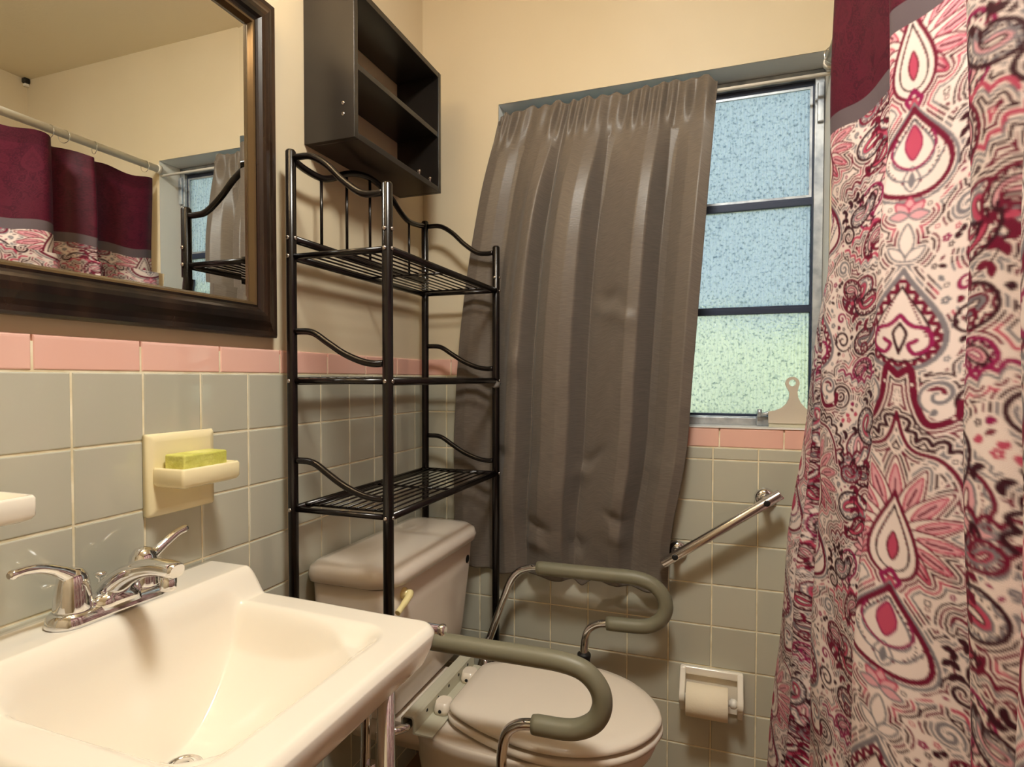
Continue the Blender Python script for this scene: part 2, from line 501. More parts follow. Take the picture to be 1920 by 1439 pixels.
# outside: ground made pale to bounce light into the window; hedge blurred through panes
M['bounce_ground'] = mat('pale_bounce_ground', srgb(205, 202, 190), 0.9); add_noise_colour(M['bounce_ground'], srgb(192, 190, 176), srgb(216, 212, 202), 3, 6)
M['leaf'] = mat('hedge_leaf', srgb(190, 205, 150), 0.7); add_noise_colour(M['leaf'], srgb(172, 190, 122), srgb(220, 224, 182), 4, 6)
structure(box('ground', -6, 8, 0.6, 9.5, -0.3, -0.2, M['bounce_ground']))
hx = np.linspace(-5, 7, 120); hz = np.linspace(0, 1, 30)
HX, HT = np.meshgrid(hx, hz)
ang = HT * PI
nzf = 0.10 * np.sin(HX * 5.1 + HT * 9) + 0.08 * np.sin(HX * 11.3 - HT * 17) + rng.normal(0, 0.03, HX.shape)
HV = np.stack([HX, 3.6 - (0.55 + nzf) * np.cos(ang), -0.2 + (1.75 + nzf) * np.sin(ang) ** 0.6], -1)
hedge = grid_mesh('hedge', HV, M['leaf'])
tag(hedge, 'green garden hedge outside, a pale green blur through the lowest frosted pane', 'hedge')

# ------------------------------------------------------------------ vanity lamp and an added ceiling fill (above the picture)
M['globe'] = mat('lamp_globe', (1, 1, 1, 1), 0.3, emit=(1.0, 0.74, 0.42, 1), estr=VANITY)
va = empty('vanity_light', (0, -1.05, 2.02), 'chrome bar light with round globes on the wall above the mirror', 'lamp')
box('back_bar', -0.006, 0.025, -1.36, -0.74, 2.02, 2.12, M['chrome'], va, bevel=0.006)
for yy in (-1.27, -1.05, -0.83):
    lathe('socket', [(0.028, 0.025), (0.028, 0.045), (0.022, 0.055)], M['chrome'], va, 20, 'x', (0, yy, 2.07))
    prof = [(0.004, 0.045)] + [(0.048 * math.sin(a), 0.095 - 0.048 * math.cos(a)) for a in np.linspace(0.35, PI - 0.05, 8)]
    lathe('globe', prof, M['globe'], va, 14, 'x', (0, yy, 2.07))
settle(va)
M['dome'] = mat('fill_dome', (1, 1, 1, 1), 0.4, emit=(1.0, 0.98, 0.88, 1), estr=DOME_FILL)  # no ceiling lamp is known here: dome added to lift the shaded walls
dl = empty('ceiling_fill_light', (0.78, -1.12, CZ), 'unseen dome added on the ceiling to fill the room with light', 'lamp')
lathe('rim', [(0.155, -0.022), (0.16, -0.012), (0.16, -0.0005)], M['chrome'], dl, 32, 'z', (0.78, -1.12, CZ))
lathe('dome', [(0.01, -0.075), (0.06, -0.072), (0.11, -0.055), (0.14, -0.035), (0.150, -0.0225)], M['dome'], dl, 20, 'z', (0.78, -1.12, CZ))
settle(dl)

# small fitting in the far upper corner (seen in the mirror)
cf = empty('corner_fitting', (1.80, -0.02, CZ - 0.04), 'tiny black and white fitting in the far ceiling corner, seen in the mirror', 'fitting')
box('housing', 1.799, 1.8195, -0.016, 0.0055, CZ - 0.020, CZ - 0.0005, M['black_plastic'], cf, bevel=0.003)
box('base', 1.803, 1.8195, -0.012, 0.0055, CZ - 0.032, CZ - 0.0205, M['white_plastic'], cf, bevel=0.003)
settle(cf)

# ------------------------------------------------------------------ framed mirror
mr = empty('wall_mirror', (0, -1.05, 1.222), 'large wall mirror in a dark espresso wooden frame above the sink', 'mirror')
my0, my1, mz0, mz1 = -1.465, -0.648, 1.222, 1.882
prof = [(0, 0.0), (0.0, 0.016), (0.004, 0.021), (0.012, 0.020), (0.020, 0.0225), (0.030, 0.028), (0.040, 0.030), (0.047, 0.0285), (0.052, 0.0235), (0.056, 0.0215), (0.060, 0.0225)]
bead = [(0.060, 0.0225), (0.0635, 0.0215), (0.066, 0.016), (0.068, 0.012)]
cor = [(my1, mz0, -1, 1), (my1, mz1, -1, -1), (my0, mz1, 1, -1), (my0, mz0, 1, 1)]
for k in range(4):
    a, b = cor[k], cor[(k + 1) % 4]
    for nm, pr_, mm in (('frame_side', prof + [(0.060, 0.0)], M['frame']), ('inner_bead', bead + [(0.068, 0.004), (0.060, 0.004)], M['bead'])):
        r1 = [(-0.006 + h + 0.0005, a[0] + a[2] * w, a[1] + a[3] * w) for w, h in pr_]
        r2 = [(-0.006 + h + 0.0005, b[0] + b[2] * w, b[1] + b[3] * w) for w, h in pr_]
        n_ = len(pr_)
        f = [(i, (i + 1) % n_, n_ + (i + 1) % n_, n_ + i) for i in range(n_)] + [tuple(range(n_)), tuple(range(2 * n_ - 1, n_ - 1, -1))]
        pydata(nm, r1 + r2, f, mm, mr)
iy0, iy1, iz0, iz1 = my0 + 0.066, my1 - 0.066, mz0 + 0.066, mz1 - 0.066
bw = 0.022
v = [(0.004, iy0, iz0), (0.004, iy1, iz0), (0.004, iy1, iz1), (0.004, iy0, iz1)]
v += [(0.0052, iy0, iz0), (0.0052, iy1, iz0), (0.0052, iy1, iz1), (0.0052, iy0, iz1)]
v += [(0.0066, iy0 + bw, iz0 + bw), (0.0066, iy1 - bw, iz0 + bw), (0.0066, iy1 - bw, iz1 - bw), (0.0066, iy0 + bw, iz1 - bw)]
f = [(0, 1, 2, 3), (8, 9, 10, 11)] + [(i, (i + 1) % 4, 4 + (i + 1) % 4, 4 + i) for i in range(4)] + [(4 + i, 4 + (i + 1) % 4, 8 + (i + 1) % 4, 8 + i) for i in range(4)]
pydata('mirror_glass', v, f, M['mirror'], mr)
settle(mr)

# ------------------------------------------------------------------ open black wall cabinet
cb = empty('wall_cabinet', (0, -0.335, 1.655), 'black open-fronted wall cabinet with one shelf, hung above the metal rack', 'cabinet')
cx, cy0, cy1, cz0, cz1 = 0.124, -0.540, -0.132, 1.653, 1.979
t = 0.0145
box('side_panel', -0.0055, cx, cy0, cy0 + t, cz0, cz1, M['cab'], cb, bevel=0.0012)
box('side_panel', -0.0055, cx, cy1 - t, cy1, cz0, cz1, M['cab'], cb, bevel=0.0012)
box('bottom_panel', -0.0055, cx - 0.0005, cy0 + t, cy1 - t, cz0, cz0 + t, M['cab'], cb, bevel=0.0012)
box('top_panel', -0.0055, cx - 0.0005, cy0 + t, cy1 - t, cz1 - t, cz1, M['cab'], cb, bevel=0.0012)
box('shelf', -0.0055, cx - 0.003, cy0 + t, cy1 - t, 1.803, 1.8165, M['cab'], cb, bevel=0.001)
for yy in (-0.235, -0.175):
    lathe('shelf_pin', [(0.003, 0), (0.003, 0.012), (0.0045, 0.014), (0.0045, 0.018)], M['screw'], cb, 10, 'z', (cx - 0.012, yy, cz0 + t))
for zz in (1.705, 1.728):
    lathe('screw_cap', [(0.004, 0.0), (0.004, -0.0012), (0.002, -0.002)], M['screw'], cb, 12, 'y', (cx - 0.028, cy0, zz))
settle(cb)

# ------------------------------------------------------------------ over-toilet rack
rk = empty('storage_rack', (0.145, -0.345, 0), 'tall dark bronze metal rack with wire shelves standing over the toilet tank', 'rack')
XB, XF, YL, YRt = 0.035, 0.259, -0.632, -0.059
PR = 0.0105
def post(x, y, zt):
    p = tube('post', [(x, y, 0.001), (x, y, zt - 0.004), (x, y, zt)], [PR, PR, PR * 0.75], M['bronze'], rk, 14)
    for zz in (1.425, 1.388, 1.135, 0.872):
        if zz > zt: continue
        lathe('screw', [(0.0042, 0), (0.0042, 0.0025), (0.002, 0.0035)], M['screw'], p, 8, 'x', (x + PR - 0.0008, y, zz))
        lathe('screw', [(0.0042, 0), (0.0042, -0.0025), (0.002, -0.0035)], M['screw'], p, 8, 'y', (x, y - PR + 0.0008, zz))
    return p
for y in (YL, YRt):
    post(XB, y, 1.603); post(XF, y, 1.514)
for y in (YL, YRt):
    for ztop, zbot in ((1.588, 1.496), (1.237, 1.170), (0.974, 0.908)):
        pts = [(XB + PR * 0.9, y, ztop - 0.001), (XB + 0.05, y, ztop - 0.004), (XB + 0.088, y, ztop - 0.026), (XB + 0.125, y, (ztop + zbot) / 2 - 0.014), (XB + 0.165, y, zbot + 0.004), (XB + 0.195, y, zbot - 0.001), (XF - PR * 0.9, y, zbot)]
        tube('side_rail', catmull(pts, 5), 0.0068, M['bronze'], rk, 10)
# top back rail with a raised middle
bp_ = [(YL + 0.009, 1.585), (-0.585, 1.578), (-0.535, 1.577), (-0.495, 1.590), (-0.450, 1.613), (-0.400, 1.630), (-0.345, 1.637), (-0.290, 1.631), (-0.240, 1.614), (-0.195, 1.591), (-0.155, 1.579), (-0.105, 1.581), (YRt - 0.009, 1.588)]
tube('back_rail', catmull([(XB, a, b) for a, b in bp_], 4), 0.0075, M['bronze'], rk, 10)
tube('lower_back_rail', [(XB, YL + 0.009, 1.425), (XB, YRt - 0.009, 1.425)], 0.0085, M['bronze'], rk, 10)
for y, zt in ((-0.535, 1.577), (-0.4425, 1.616), (-0.3465, 1.637), (-0.249, 1.617), (-0.1525, 1.579)):
    tube('spindle', [(XB, y, 1.430), (XB, y, zt)], 0.0034, M['bronze'], rk, 8)
for zsft in (1.388, 1.135, 0.872):
    for x in (XB, XF):
        tube('shelf_rail', [(x, YL + 0.009, zsft), (x, YRt - 0.009, zsft)], 0.0080, M['bronze'], rk, 10)
    for y in (YL + 0.032, YRt - 0.032, (YL + YRt) / 2):
        tube('cross_wire', [(XB + 0.004, y, zsft + 0.0035), (XF - 0.004, y, zsft + 0.0035)], 0.0030, M['bronze'], rk, 8)
    for k in range(9):
        x = XB + (XF - XB) * (k + 1) / 10
        tube('shelf_wire', [(x, YL + 0.024, zsft + 0.0062), (x, YRt - 0.024, zsft + 0.0062)], 0.0021, M['bronze'], rk, 6)
    for y in (YL, YRt):
        tube('end_rail', [(XB + 0.009, y, zsft), (XF - 0.009, y, zsft)], 0.0058, M['bronze'], rk, 8)
# clear tape wrapped round the middle shelf at the front corner
M['tape'] = mat('clear_tape', srgb(120, 114, 108), 0.12)
tube('tape_wrap', [(XF + 0.001, YRt - 0.016, 1.127), (XF + 0.001, YRt - 0.004, 1.122), (XF + 0.002, YRt + 0.004, 1.130)], 0.0112, M['tape'], rk, 12)
settle(rk)

# ------------------------------------------------------------------ toilet
TY = -0.3625
to = empty('toilet', (0.40, TY, 0), 'white ceramic toilet with its lid closed, between the sink and the back wall', 'toilet')
def rrect(x0, x1, y0, y1, r, z, n=6, rf=None):
    """rounded rectangle ring in xy; rf: radius at the +x corners"""
    rf = r if rf is None else rf
    out_ = []
    for (cx_, cy_, a0, rr) in ((x1 - rf, y1 - rf, 0, rf), (x0 + r, y1 - r, 90, r), (x0 + r, y0 + r, 180, r), (x1 - rf, y0 + rf, 270, rf)):
        for k in range(n + 1):
            a = math.radians(a0 + 90 * k / n)
            out_.append((cx_ + rr * math.cos(a), cy_ + rr * math.sin(a), z))
    return out_
TC = -0.330
loft('tank', [rrect(0.030, 0.180, TC - 0.175, TC + 0.175, 0.03, 0.385, rf=0.04), rrect(0.022, 0.192, TC - 0.193, TC + 0.193, 0.03, 0.40, rf=0.04),
              rrect(0.018, 0.200, TC - 0.208, TC + 0.208, 0.03, 0.48, rf=0.04), rrect(0.015, 0.208, TC - 0.226, TC + 0.226, 0.03, 0.62, rf=0.035),
              rrect(0.014, 0.212, TC - 0.232, TC + 0.232, 0.03, 0.696, rf=0.035)], M['toilet'], to)
loft('tank_lid', [rrect(0.012, 0.216, TC - 0.234, TC + 0.234, 0.03, 0.6965, rf=0.06), rrect(0.008, 0.228, TC - 0.242, TC + 0.242, 0.035, 0.701, rf=0.062),
                  rrect(0.006, 0.231, TC - 0.245, TC + 0.245, 0.035, 0.716, rf=0.062), rrect(0.009, 0.226, TC - 0.241, TC + 0.241, 0.035, 0.731, rf=0.060),
                  rrect(0.018, 0.214, TC - 0.230, TC + 0.230, 0.035, 0.739, rf=0.056), rrect(0.040, 0.192, TC - 0.208, TC + 0.208, 0.03, 0.7415, rf=0.05),
                  rrect(0.09, 0.13, TC - 0.15, TC + 0.15, 0.015, 0.7425, rf=0.015)], M['toilet'], to)
fl = lathe('flush_lever', [(0.013, 0.0), (0.013, 0.004), (0.009, 0.010), (0.008, 0.018)], M['brass'], to, 16, 'x', (0.2105, -0.494, 0.672))
tube('lever_arm', catmull([(0.226, -0.490, 0.674), (0.230, -0.505, 0.669), (0.231, -0.525, 0.662), (0.231, -0.552, 0.652)], 4), [0.0085] * 4 + [0.0075] * 5 + [0.0065] * 4, M['brass'], fl, 10)
lathe('badge', [(0.0115, 0.0), (0.0115, 0.0014), (0.009, 0.0022)], M['black_plastic'], to, 20, 'x', (0.2085, -0.146, 0.647))
# bowl: elongated oval rings
def oval(xc, yc, a_back, a_front, b, z, n=40):
    o = []
    for k in range(n):
        th = 2 * PI * k / n
        c, s = math.cos(th), math.sin(th)
        a = a_front if c > 0 else a_back
        e_ = 0.92 if c > 0 else 0.62
        x = xc + a * math.copysign(abs(c) ** e_, c)
        y = yc + b * math.copysign(abs(s) ** 0.95, s)
        o.append((x, y, z))
    return o
loft('bowl', [oval(0.40, TY, 0.20, 0.17, 0.11, 0.0005), oval(0.40, TY, 0.20, 0.17, 0.11, 0.03), oval(0.39, TY, 0.19, 0.15, 0.095, 0.10), oval(0.40, TY, 0.20, 0.18, 0.10, 0.20),
              oval(0.43, TY, 0.24, 0.25, 0.135, 0.30), oval(0.45, TY, 0.26, 0.283, 0.170, 0.355), oval(0.455, TY, 0.265, 0.288, 0.178, 0.380), oval(0.455, TY, 0.262, 0.284, 0.174, 0.3855)], M['toilet'], to)
loft('tank_deck', [rrect(0.03, 0.26, TY - 0.09, TY + 0.09, 0.03, 0.30), rrect(0.03, 0.28, TY - 0.12, TY + 0.12, 0.03, 0.345), rrect(0.03, 0.29, TY - 0.13, TY + 0.13, 0.03, 0.3835)], M['toilet'], to)
_half = [(0.299, 0.0), (0.299, 0.050), (0.300, 0.088), (0.306, 0.103), (0.322, 0.118), (0.36, 0.138), (0.42, 0.161), (0.49, 0.177), (0.55, 0.180), (0.61, 0.169), (0.665, 0.143), (0.710, 0.103), (0.738, 0.058), (0.750, 0.020)]
_outl = [np.array(p) for p in _half] + [np.array((0.7525, 0.0))] + [np.array((a_, -b_)) for a_, b_ in _half[:0:-1]]
_outl = catmull(_outl, 3, True)
def seat_ring(ins, _, z, back=0.0):
    o_ = []
    for p in _outl:
        cx_, k_ = 0.525, 1 - ins / 0.19
        x_ = cx_ + (p[0] - cx_) * (1 - ins / 0.227)
        o_.append((x_, TY + p[1] * k_, z))
    return o_
loft('seat', [seat_ring(0.020, 0, 0.3928), seat_ring(0.002, 0, 0.3932), seat_ring(0.0, 0.0, 0.3960), seat_ring(0.0, 0.0, 0.4035), seat_ring(0.006, 0, 0.4070)], M['seat'], to)
loft('seat_lid', [seat_ring(0.022, 0, 0.4140), seat_ring(0.004, 0, 0.4145), seat_ring(0.002, 0, 0.417), seat_ring(0.003, 0, 0.423), seat_ring(0.009, 0, 0.4285), seat_ring(0.03, 0, 0.4315), seat_ring(0.08, 0, 0.434), seat_ring(0.14, 0, 0.435)], M['seat'], to)
for s in (-1, 1):
    yy = TY + s * 0.072
    hg = loft('hinge', [rrect(0.262, 0.297, yy - 0.021, yy + 0.021, 0.012, 0.3925), rrect(0.261, 0.298, yy - 0.022, yy + 0.022, 0.012, 0.402), rrect(0.264, 0.295, yy - 0.017, yy + 0.017, 0.012, 0.418)], M['seat'], to)
    lathe('hinge_slot', [(0.004, 0), (0.004, -0.0015), (0.002, -0.002)], M['hole'], hg, 10, 'y', (0.280, yy - 0.0215, 0.402))
settle(to)

# ------------------------------------------------------------------ toilet safety rail
sr = empty('toilet_safety_rail', (0.30, TY, 0), 'chrome toilet safety rail with two grey foam-covered arms around the closed seat', 'safety rail')
# bracket: folded plate across the bowl behind the seat
bk = pydata('bracket', [], [], M['bracket'], sr)
bm = bmesh.new()
sec = [(0.226, 0.394), (0.226, 0.420), (0.231, 0.425), (0.252, 0.425), (0.257, 0.420), (0.2585, 0.392), (0.300, 0.3915), (0.300, 0.3885), (0.2545, 0.3885), (0.253, 0.418), (0.250, 0.4215), (0.233, 0.4215), (0.2295, 0.418), (0.2295, 0.394)]
ya, yb = TY - 0.168, TY + 0.150
r1 = [bm.verts.new((a, ya, b)) for a, b in sec]; r2 = [bm.verts.new((a, yb, b)) for a, b in sec]
n_ = len(sec)
for i in range(n_): bm.faces.new((r1[i], r1[(i + 1) % n_], r2[(i + 1) % n_], r2[i]))
bm.faces.new(r1); bm.faces.new(list(reversed(r2)))
bmesh.ops.recalc_face_normals(bm, faces=bm.faces)
bm.to_mesh(bk.data); bm.free()
for k in range(5):
    lathe('bracket_hole', [(0.0048, 0.0), (0.0048, 0.0006), (0.004, 0.0009)], M['hole'], bk, 12, 'x', (0.2568, TY - 0.11 + 0.055 * k, 0.409))
def arm(pts, gi0, gi1, yc):
    P = catmull(pts, 6)
    # chrome tube
    tube('chrome_arm', P, 0.0105, M['chrome'], sr, 16)
    G = P[gi0 * 6: gi1 * 6 + 1]
    d0 = Vector(G[0]) - Vector(G[1]); d1 = Vector(G[-1]) - Vector(G[-2])
    tube('foam_grip', G, [0.0172] + [0.0185] * (len(G) - 2) + [0.0172], M['foam'], sr, 20)
# far arm (by the back wall)
FYa = -0.083
far = [(0.236, 0.330), (0.262, 0.412), (0.307, 0.540), (0.327, 0.592), (0.350, 0.621), (0.378, 0.634), (0.402, 0.637), (0.480, 0.638), (0.570, 0.639), (0.655, 0.640), (0.700, 0.630), (0.728, 0.606), (0.738, 0.574), (0.728, 0.543), (0.702, 0.522), (0.668, 0.514), (0.590, 0.510), (0.558, 0.500), (0.538, 0.478), (0.531, 0.440), (0.531, 0.40)]
far = [(a - (0.015 - 0.010 * (a - 0.26) / 0.48), b - 0.0145) for a, b in far]
arm([(a, FYa, b) for a, b in far], 6, 16, FYa)
# near arm (beside the sink)
NYa = -0.582
near = [(0.185, 0.330), (0.187, 0.412), (0.190, 0.530), (0.197, 0.595), (0.216, 0.624), (0.250, 0.634), (0.300, 0.636), (0.460, 0.637), (0.545, 0.638), (0.600, 0.637), (0.640, 0.628), (0.666, 0.604), (0.674, 0.574), (0.664, 0.543), (0.638, 0.522), (0.605, 0.513), (0.546, 0.510), (0.514, 0.501), (0.494, 0.480), (0.486, 0.440), (0.486, 0.40), (0.486, 0.33)]
near = [(a - (0.014 - 0.006 * max(0, a - 0.36) / 0.3), b - 0.0145) for a, b in near]
arm([(a, NYa, b) for a, b in near], 4, 16, NYa)
for (xx, yy) in ((far[-1][0], FYa), (near[-1][0], NYa)):
    lathe('leg_collar', [(0.013, 0.350), (0.0155, 0.356), (0.0165, 0.394), (0.018, 0.398), (0.018, 0.4055), (0.0155, 0.408)], M['rubber'], sr, 18, 'z', (xx, yy, 0 if yy > -0.3 else -0.075))
    tube('leg', [(xx, yy, 0.02), (xx, yy, 0.40 if yy > -0.3 else 0.325)], 0.0128, M['chrome'], sr, 16)
    lathe('foot', [(0.020, 0.0005), (0.020, 0.012), (0.0155, 0.03)], M['rubber'], sr, 18, 'z', (xx, yy, 0))
for yy, s in ((FYa, -1), (NYa, 1)):
    tube('mounting_bar', [(0.241 if s < 0 else 0.200, yy - s * 0.004, 0.404), (0.241, TY - s * 0.175, 0.4045), (0.241, TY - s * 0.10, 0.4045)], 0.009, M['chrome'], sr, 14)
    tube('lower_stub', [(0.236 if s < 0 else 0.185, yy, 0.30), (0.236 if s < 0 else 0.185, yy, 0.345)], 0.0105, M['chrome'], sr, 14)
settle(sr)

# ------------------------------------------------------------------ sink
SY, SHW, SX1 = -1.03, 0.228, 0.456          # centre, half width, front
ZR, ZL = 0.772, 0.815                       # rim, ledge
sk = empty('sink', (0.22, SY, 0), 'white ceramic wall sink with a raised back ledge and one chrome front leg in view', 'sink')
def sstep(a, b, x):
    t_ = np.clip((x - a) / (b - a), 0, 1); return t_ * t_ * (3 - 2 * t_)
def sink_top(X, Y):
    """height of the upper surface at depth X and offset Y from the centre line"""
    z = np.full(X.shape, ZR) - 0.006 * sstep(0.1, 0.45, X)
    ledge = 1 - sstep(0.082, 0.128, X)
    z = z + (ZL - ZR) * ledge
    # basin: steep back wall meeting a shallow cone that rises to the front and the sides
    cxb, hx, hy, rr = 0.246, 0.150, 0.170, 0.040
    qx, qy = np.abs(X - cxb) - (hx - rr), np.abs(Y) - (hy - rr)
    sd = np.hypot(np.maximum(qx, 0), np.maximum(qy, 0)) + np.minimum(np.maximum(qx, qy), 0) - rr
    lip = sstep(0.006, -0.020, sd)
    r_ = (np.abs((X - 0.184) / 0.220) ** 2.4 + np.abs(Y / 0.180) ** 2.4) ** (1 / 2.4)
    cone = 0.022 + 0.131 * np.clip(1 - r_ ** 1.8, 0, 1)
    backw = np.clip((X - 0.102) * 2.7, 0, 1)
    k_ = 0.010
    h__ = np.clip(0.5 + 0.5 * (backw - cone) / k_, 0, 1)
    dep = np.maximum(backw * (1 - h__) + cone * h__ - k_ * h__ * (1 - h__), 0)
    inb = sstep(0.010, -0.030, sd)
    zrim = ZR - 0.006 * sstep(0.1, 0.45, X)
    zz_ = zrim - dep * inb
    # the ledge runs straight down into the back wall of the basin
    led = sstep(0.128, 0.082, X) if False else 1 - sstep(0.084, 0.124, X)
    return np.where((np.abs(Y) < hy + 0.02) & (X < 0.17), np.minimum(z, np.maximum(zz_, z - 4)) , zz_) if False else zz_ + (ZL - ZR) * led * (1 - 0.0 * inb)
gx = np.concatenate([np.linspace(0.0, 0.07, 8), np.linspace(0.075, 0.16, 44), np.linspace(0.164, SX1, 90)])
gy = np.linspace(-SHW, SHW, 170)
GX, GY = np.meshgrid(gx, gy, indexing='ij')
# rounded plan corners at the front
def plan(X, Y):
    rc = 0.030
    u = X / SX1; w = Y / SHW
    ox, oy = X - (SX1 - rc), np.abs(Y) - (SHW - rc)
    m_ = (ox > 0) & (oy > 0)
    h_ = np.hypot(ox, oy); mx_ = np.maximum(ox, oy)
    sc = np.where(m_, mx_ / np.maximum(h_, 1e-6), 1.0)
    X2 = np.where(m_, (SX1 - rc) + ox * sc, X)
    Y2 = np.where(m_, np.sign(Y) * ((SHW - rc) + oy * sc), Y)
    return X2, Y2
PX, PY = plan(GX, GY)
PZ = sink_top(PX, PY)
# round the outer edge over
edge = np.minimum(np.minimum(SX1 - GX, SHW - np.abs(GY)), 0.012)
drop = 0.010 * (1 - np.clip(edge / 0.012, 0, 1)) ** 2
PZ = PZ - drop
top = np.stack([PX, SY + PY, PZ], -1)
h_, w_, _ = top.shape
verts = [tuple(p) for p in top.reshape(-1, 3)]
idx = np.arange(h_ * w_).reshape(h_, w_)
faces = [(idx[i, j], idx[i, j + 1], idx[i + 1, j + 1], idx[i + 1, j]) for i in range(h_ - 1) for j in range(w_ - 1)]
loop = list(idx[0, ::-1]) + list(idx[1:, 0]) + list(idx[-1, 1:]) + list(idx[-2:0:-1, -1])
def skirt(ins, z, flat):
    o = []
    for i in loop:
        x, y, zz = verts[i]
        cx_, cy_ = 0.20, SY
        dx_, dy_ = x - cx_, y - cy_
        x2 = max(0.0, x - ins * (1 if x > 0.3 else max(0, (x - 0.05) / 0.25)) )
        y2 = y - math.copysign(min(abs(dy_), ins), dy_) * (abs(dy_) / SHW) ** 2
        o.append((x2, y2, z if flat else zz - 0.0))
    return o
prev = loop
for ins, z in ((-0.001, 0.754), (0.003, 0.735), (0.012, 0.712), (0.028, 0.695), (0.046, 0.684), (0.060, 0.678)):
    base_ = len(verts)
    verts += skirt(ins, z, True)
    cur = list(range(base_, base_ + len(loop)))
    n_ = len(loop)
    for i in range(n_):
        faces.append((prev[i], prev[(i + 1) % n_], cur[(i + 1) % n_], cur[i]))
    prev = cur
basin = pydata('basin', verts, faces, M['ceramic'], sk, smooth=True)
mark_caps_flat(basin, 4)
bowl_r = lambda z: [rrect(0.03 + (0.678 - z) * 0.1, 0.37 - (0.678 - z) * 0.7, SY - 0.16 + (0.678 - z) * 0.9, SY + 0.16 - (0.678 - z) * 0.9, 0.05, z)]
loft('bowl_underside', [rrect(0.001, 0.399, SY - 0.171, SY + 0.171, 0.03, 0.6795)] + bowl_r(0.668) + bowl_r(0.64) + bowl_r(0.605) + [rrect(0.13, 0.24, SY - 0.05, SY + 0.05, 0.03, 0.592)], M['ceramic'], sk, cap=False)
zd = float(sink_top(np.array([0.184]), np.array([0.0]))[0])
dr = lathe('drain', [(0.024, -0.006), (0.024, 0.0025), (0.021, 0.003), (0.017, 0.002), (0.016, -0.004)], M['chrome'], sk, 24, 'z', (0.184, SY, zd))
lathe('stopper', [(0.013, -0.002), (0.013, 0.004), (0.008, 0.007), (0.001, 0.0075)], M['chrome'], dr, 20, 'z', (0.184, SY, zd))
tube('drain_pipe', [(0.20, SY, 0.60), (0.20, SY, 0.45), (0.19, SY, 0.41), (0.12, SY, 0.40), (0.0, SY, 0.40)], 0.018, M['chrome'], sk, 14)
for s in (-1, 1):
    yy = SY + s * 0.172
    tube('leg', [(0.392, yy, 0.02), (0.392, yy, 0.690)], 0.0135, M['chrome'], sk, 16)
    lathe('leg_foot', [(0.019, 0.0005), (0.019, 0.016), (0.014, 0.024)], M['chrome'], sk, 18, 'z', (0.392, yy, 0))
tb = tube('towel_bar', [(0.05, -0.782, 0.742), (0.446, -0.782, 0.742)], 0.0075, M['chrome'], sk, 12)
lathe('bar_end', [(0.0085, 0.0), (0.0092, 0.003), (0.0092, 0.007), (0.006, 0.010)], M['chrome'], tb, 14, 'x', (0.444, -0.782, 0.742))
tube('bar_bracket', [(0.40, -0.782, 0.742), (0.40, -0.815, 0.730)], 0.006, M['chrome'], tb, 10)
tube('bar_bracket', [(0.10, -0.782, 0.742), (0.10, -0.815, 0.730)], 0.006, M['chrome'], tb, 10)
settle(sk)

# ------------------------------------------------------------------ faucet
FX, FZ = 0.052, ZL + 0.0003
fa = empty('faucet', (FX, SY, FZ), 'polished chrome two-handle faucet on the back ledge of the sink', 'faucet')
def stadium(hl, hw, z, n=10, cx_=FX, cy_=SY):
    o = []
    for k in range(n + 1):
        a = -PI / 2 + PI * k / n
        o.append((cx_ + hw * math.sin(a), cy_ + hl - hw + hw * math.cos(a), z))
    for k in range(n + 1):
        a = PI / 2 + PI * k / n
        o.append((cx_ + hw * math.sin(a), cy_ - hl + hw + hw * math.cos(a), z))
    return o
loft('base', [stadium(0.083, 0.0275, FZ), stadium(0.0835, 0.028, FZ + 0.003), stadium(0.081, 0.0255, FZ + 0.012), stadium(0.078, 0.0225, FZ + 0.0165), stadium(0.074, 0.018, FZ + 0.018)], M['chrome'], fa)
for s in (-1, 1):
    yy = SY + s * 0.0508
    hub = lathe('handle', [(0.0225, 0.0172), (0.0225, 0.020), (0.0215, 0.032), (0.0198, 0.050), (0.0170, 0.063), (0.011, 0.0715), (0.004, 0.074)], M['chrome'], fa, 24, 'z', (FX, yy, FZ))
    if s < 0: pts = [(FX + 0.003, yy, 0.060), (FX + 0.004, yy - 0.020, 0.075), (FX + 0.006, yy - 0.042, 0.0855), (FX + 0.008, yy - 0.062, 0.089), (FX + 0.010, yy - 0.080, 0.088)]
    else: pts = [(FX + 0.004, yy, 0.056), (FX + 0.004, yy + 0.016, 0.062), (FX + 0.005, yy + 0.034, 0.073), (FX + 0.006, yy + 0.054, 0.083), (FX + 0.007, yy + 0.072, 0.087)]
    C_ = catmull([(a, b, FZ + c) for a, b, c in pts], 6)
    rr = np.interp(np.linspace(0, 1, len(C_)), [0, 0.3, 0.8, 0.95, 1], [0.0115, 0.0075, 0.0060, 0.0062, 0.0035])
    tube('lever', C_, rr, M['chrome'], hub, 14)
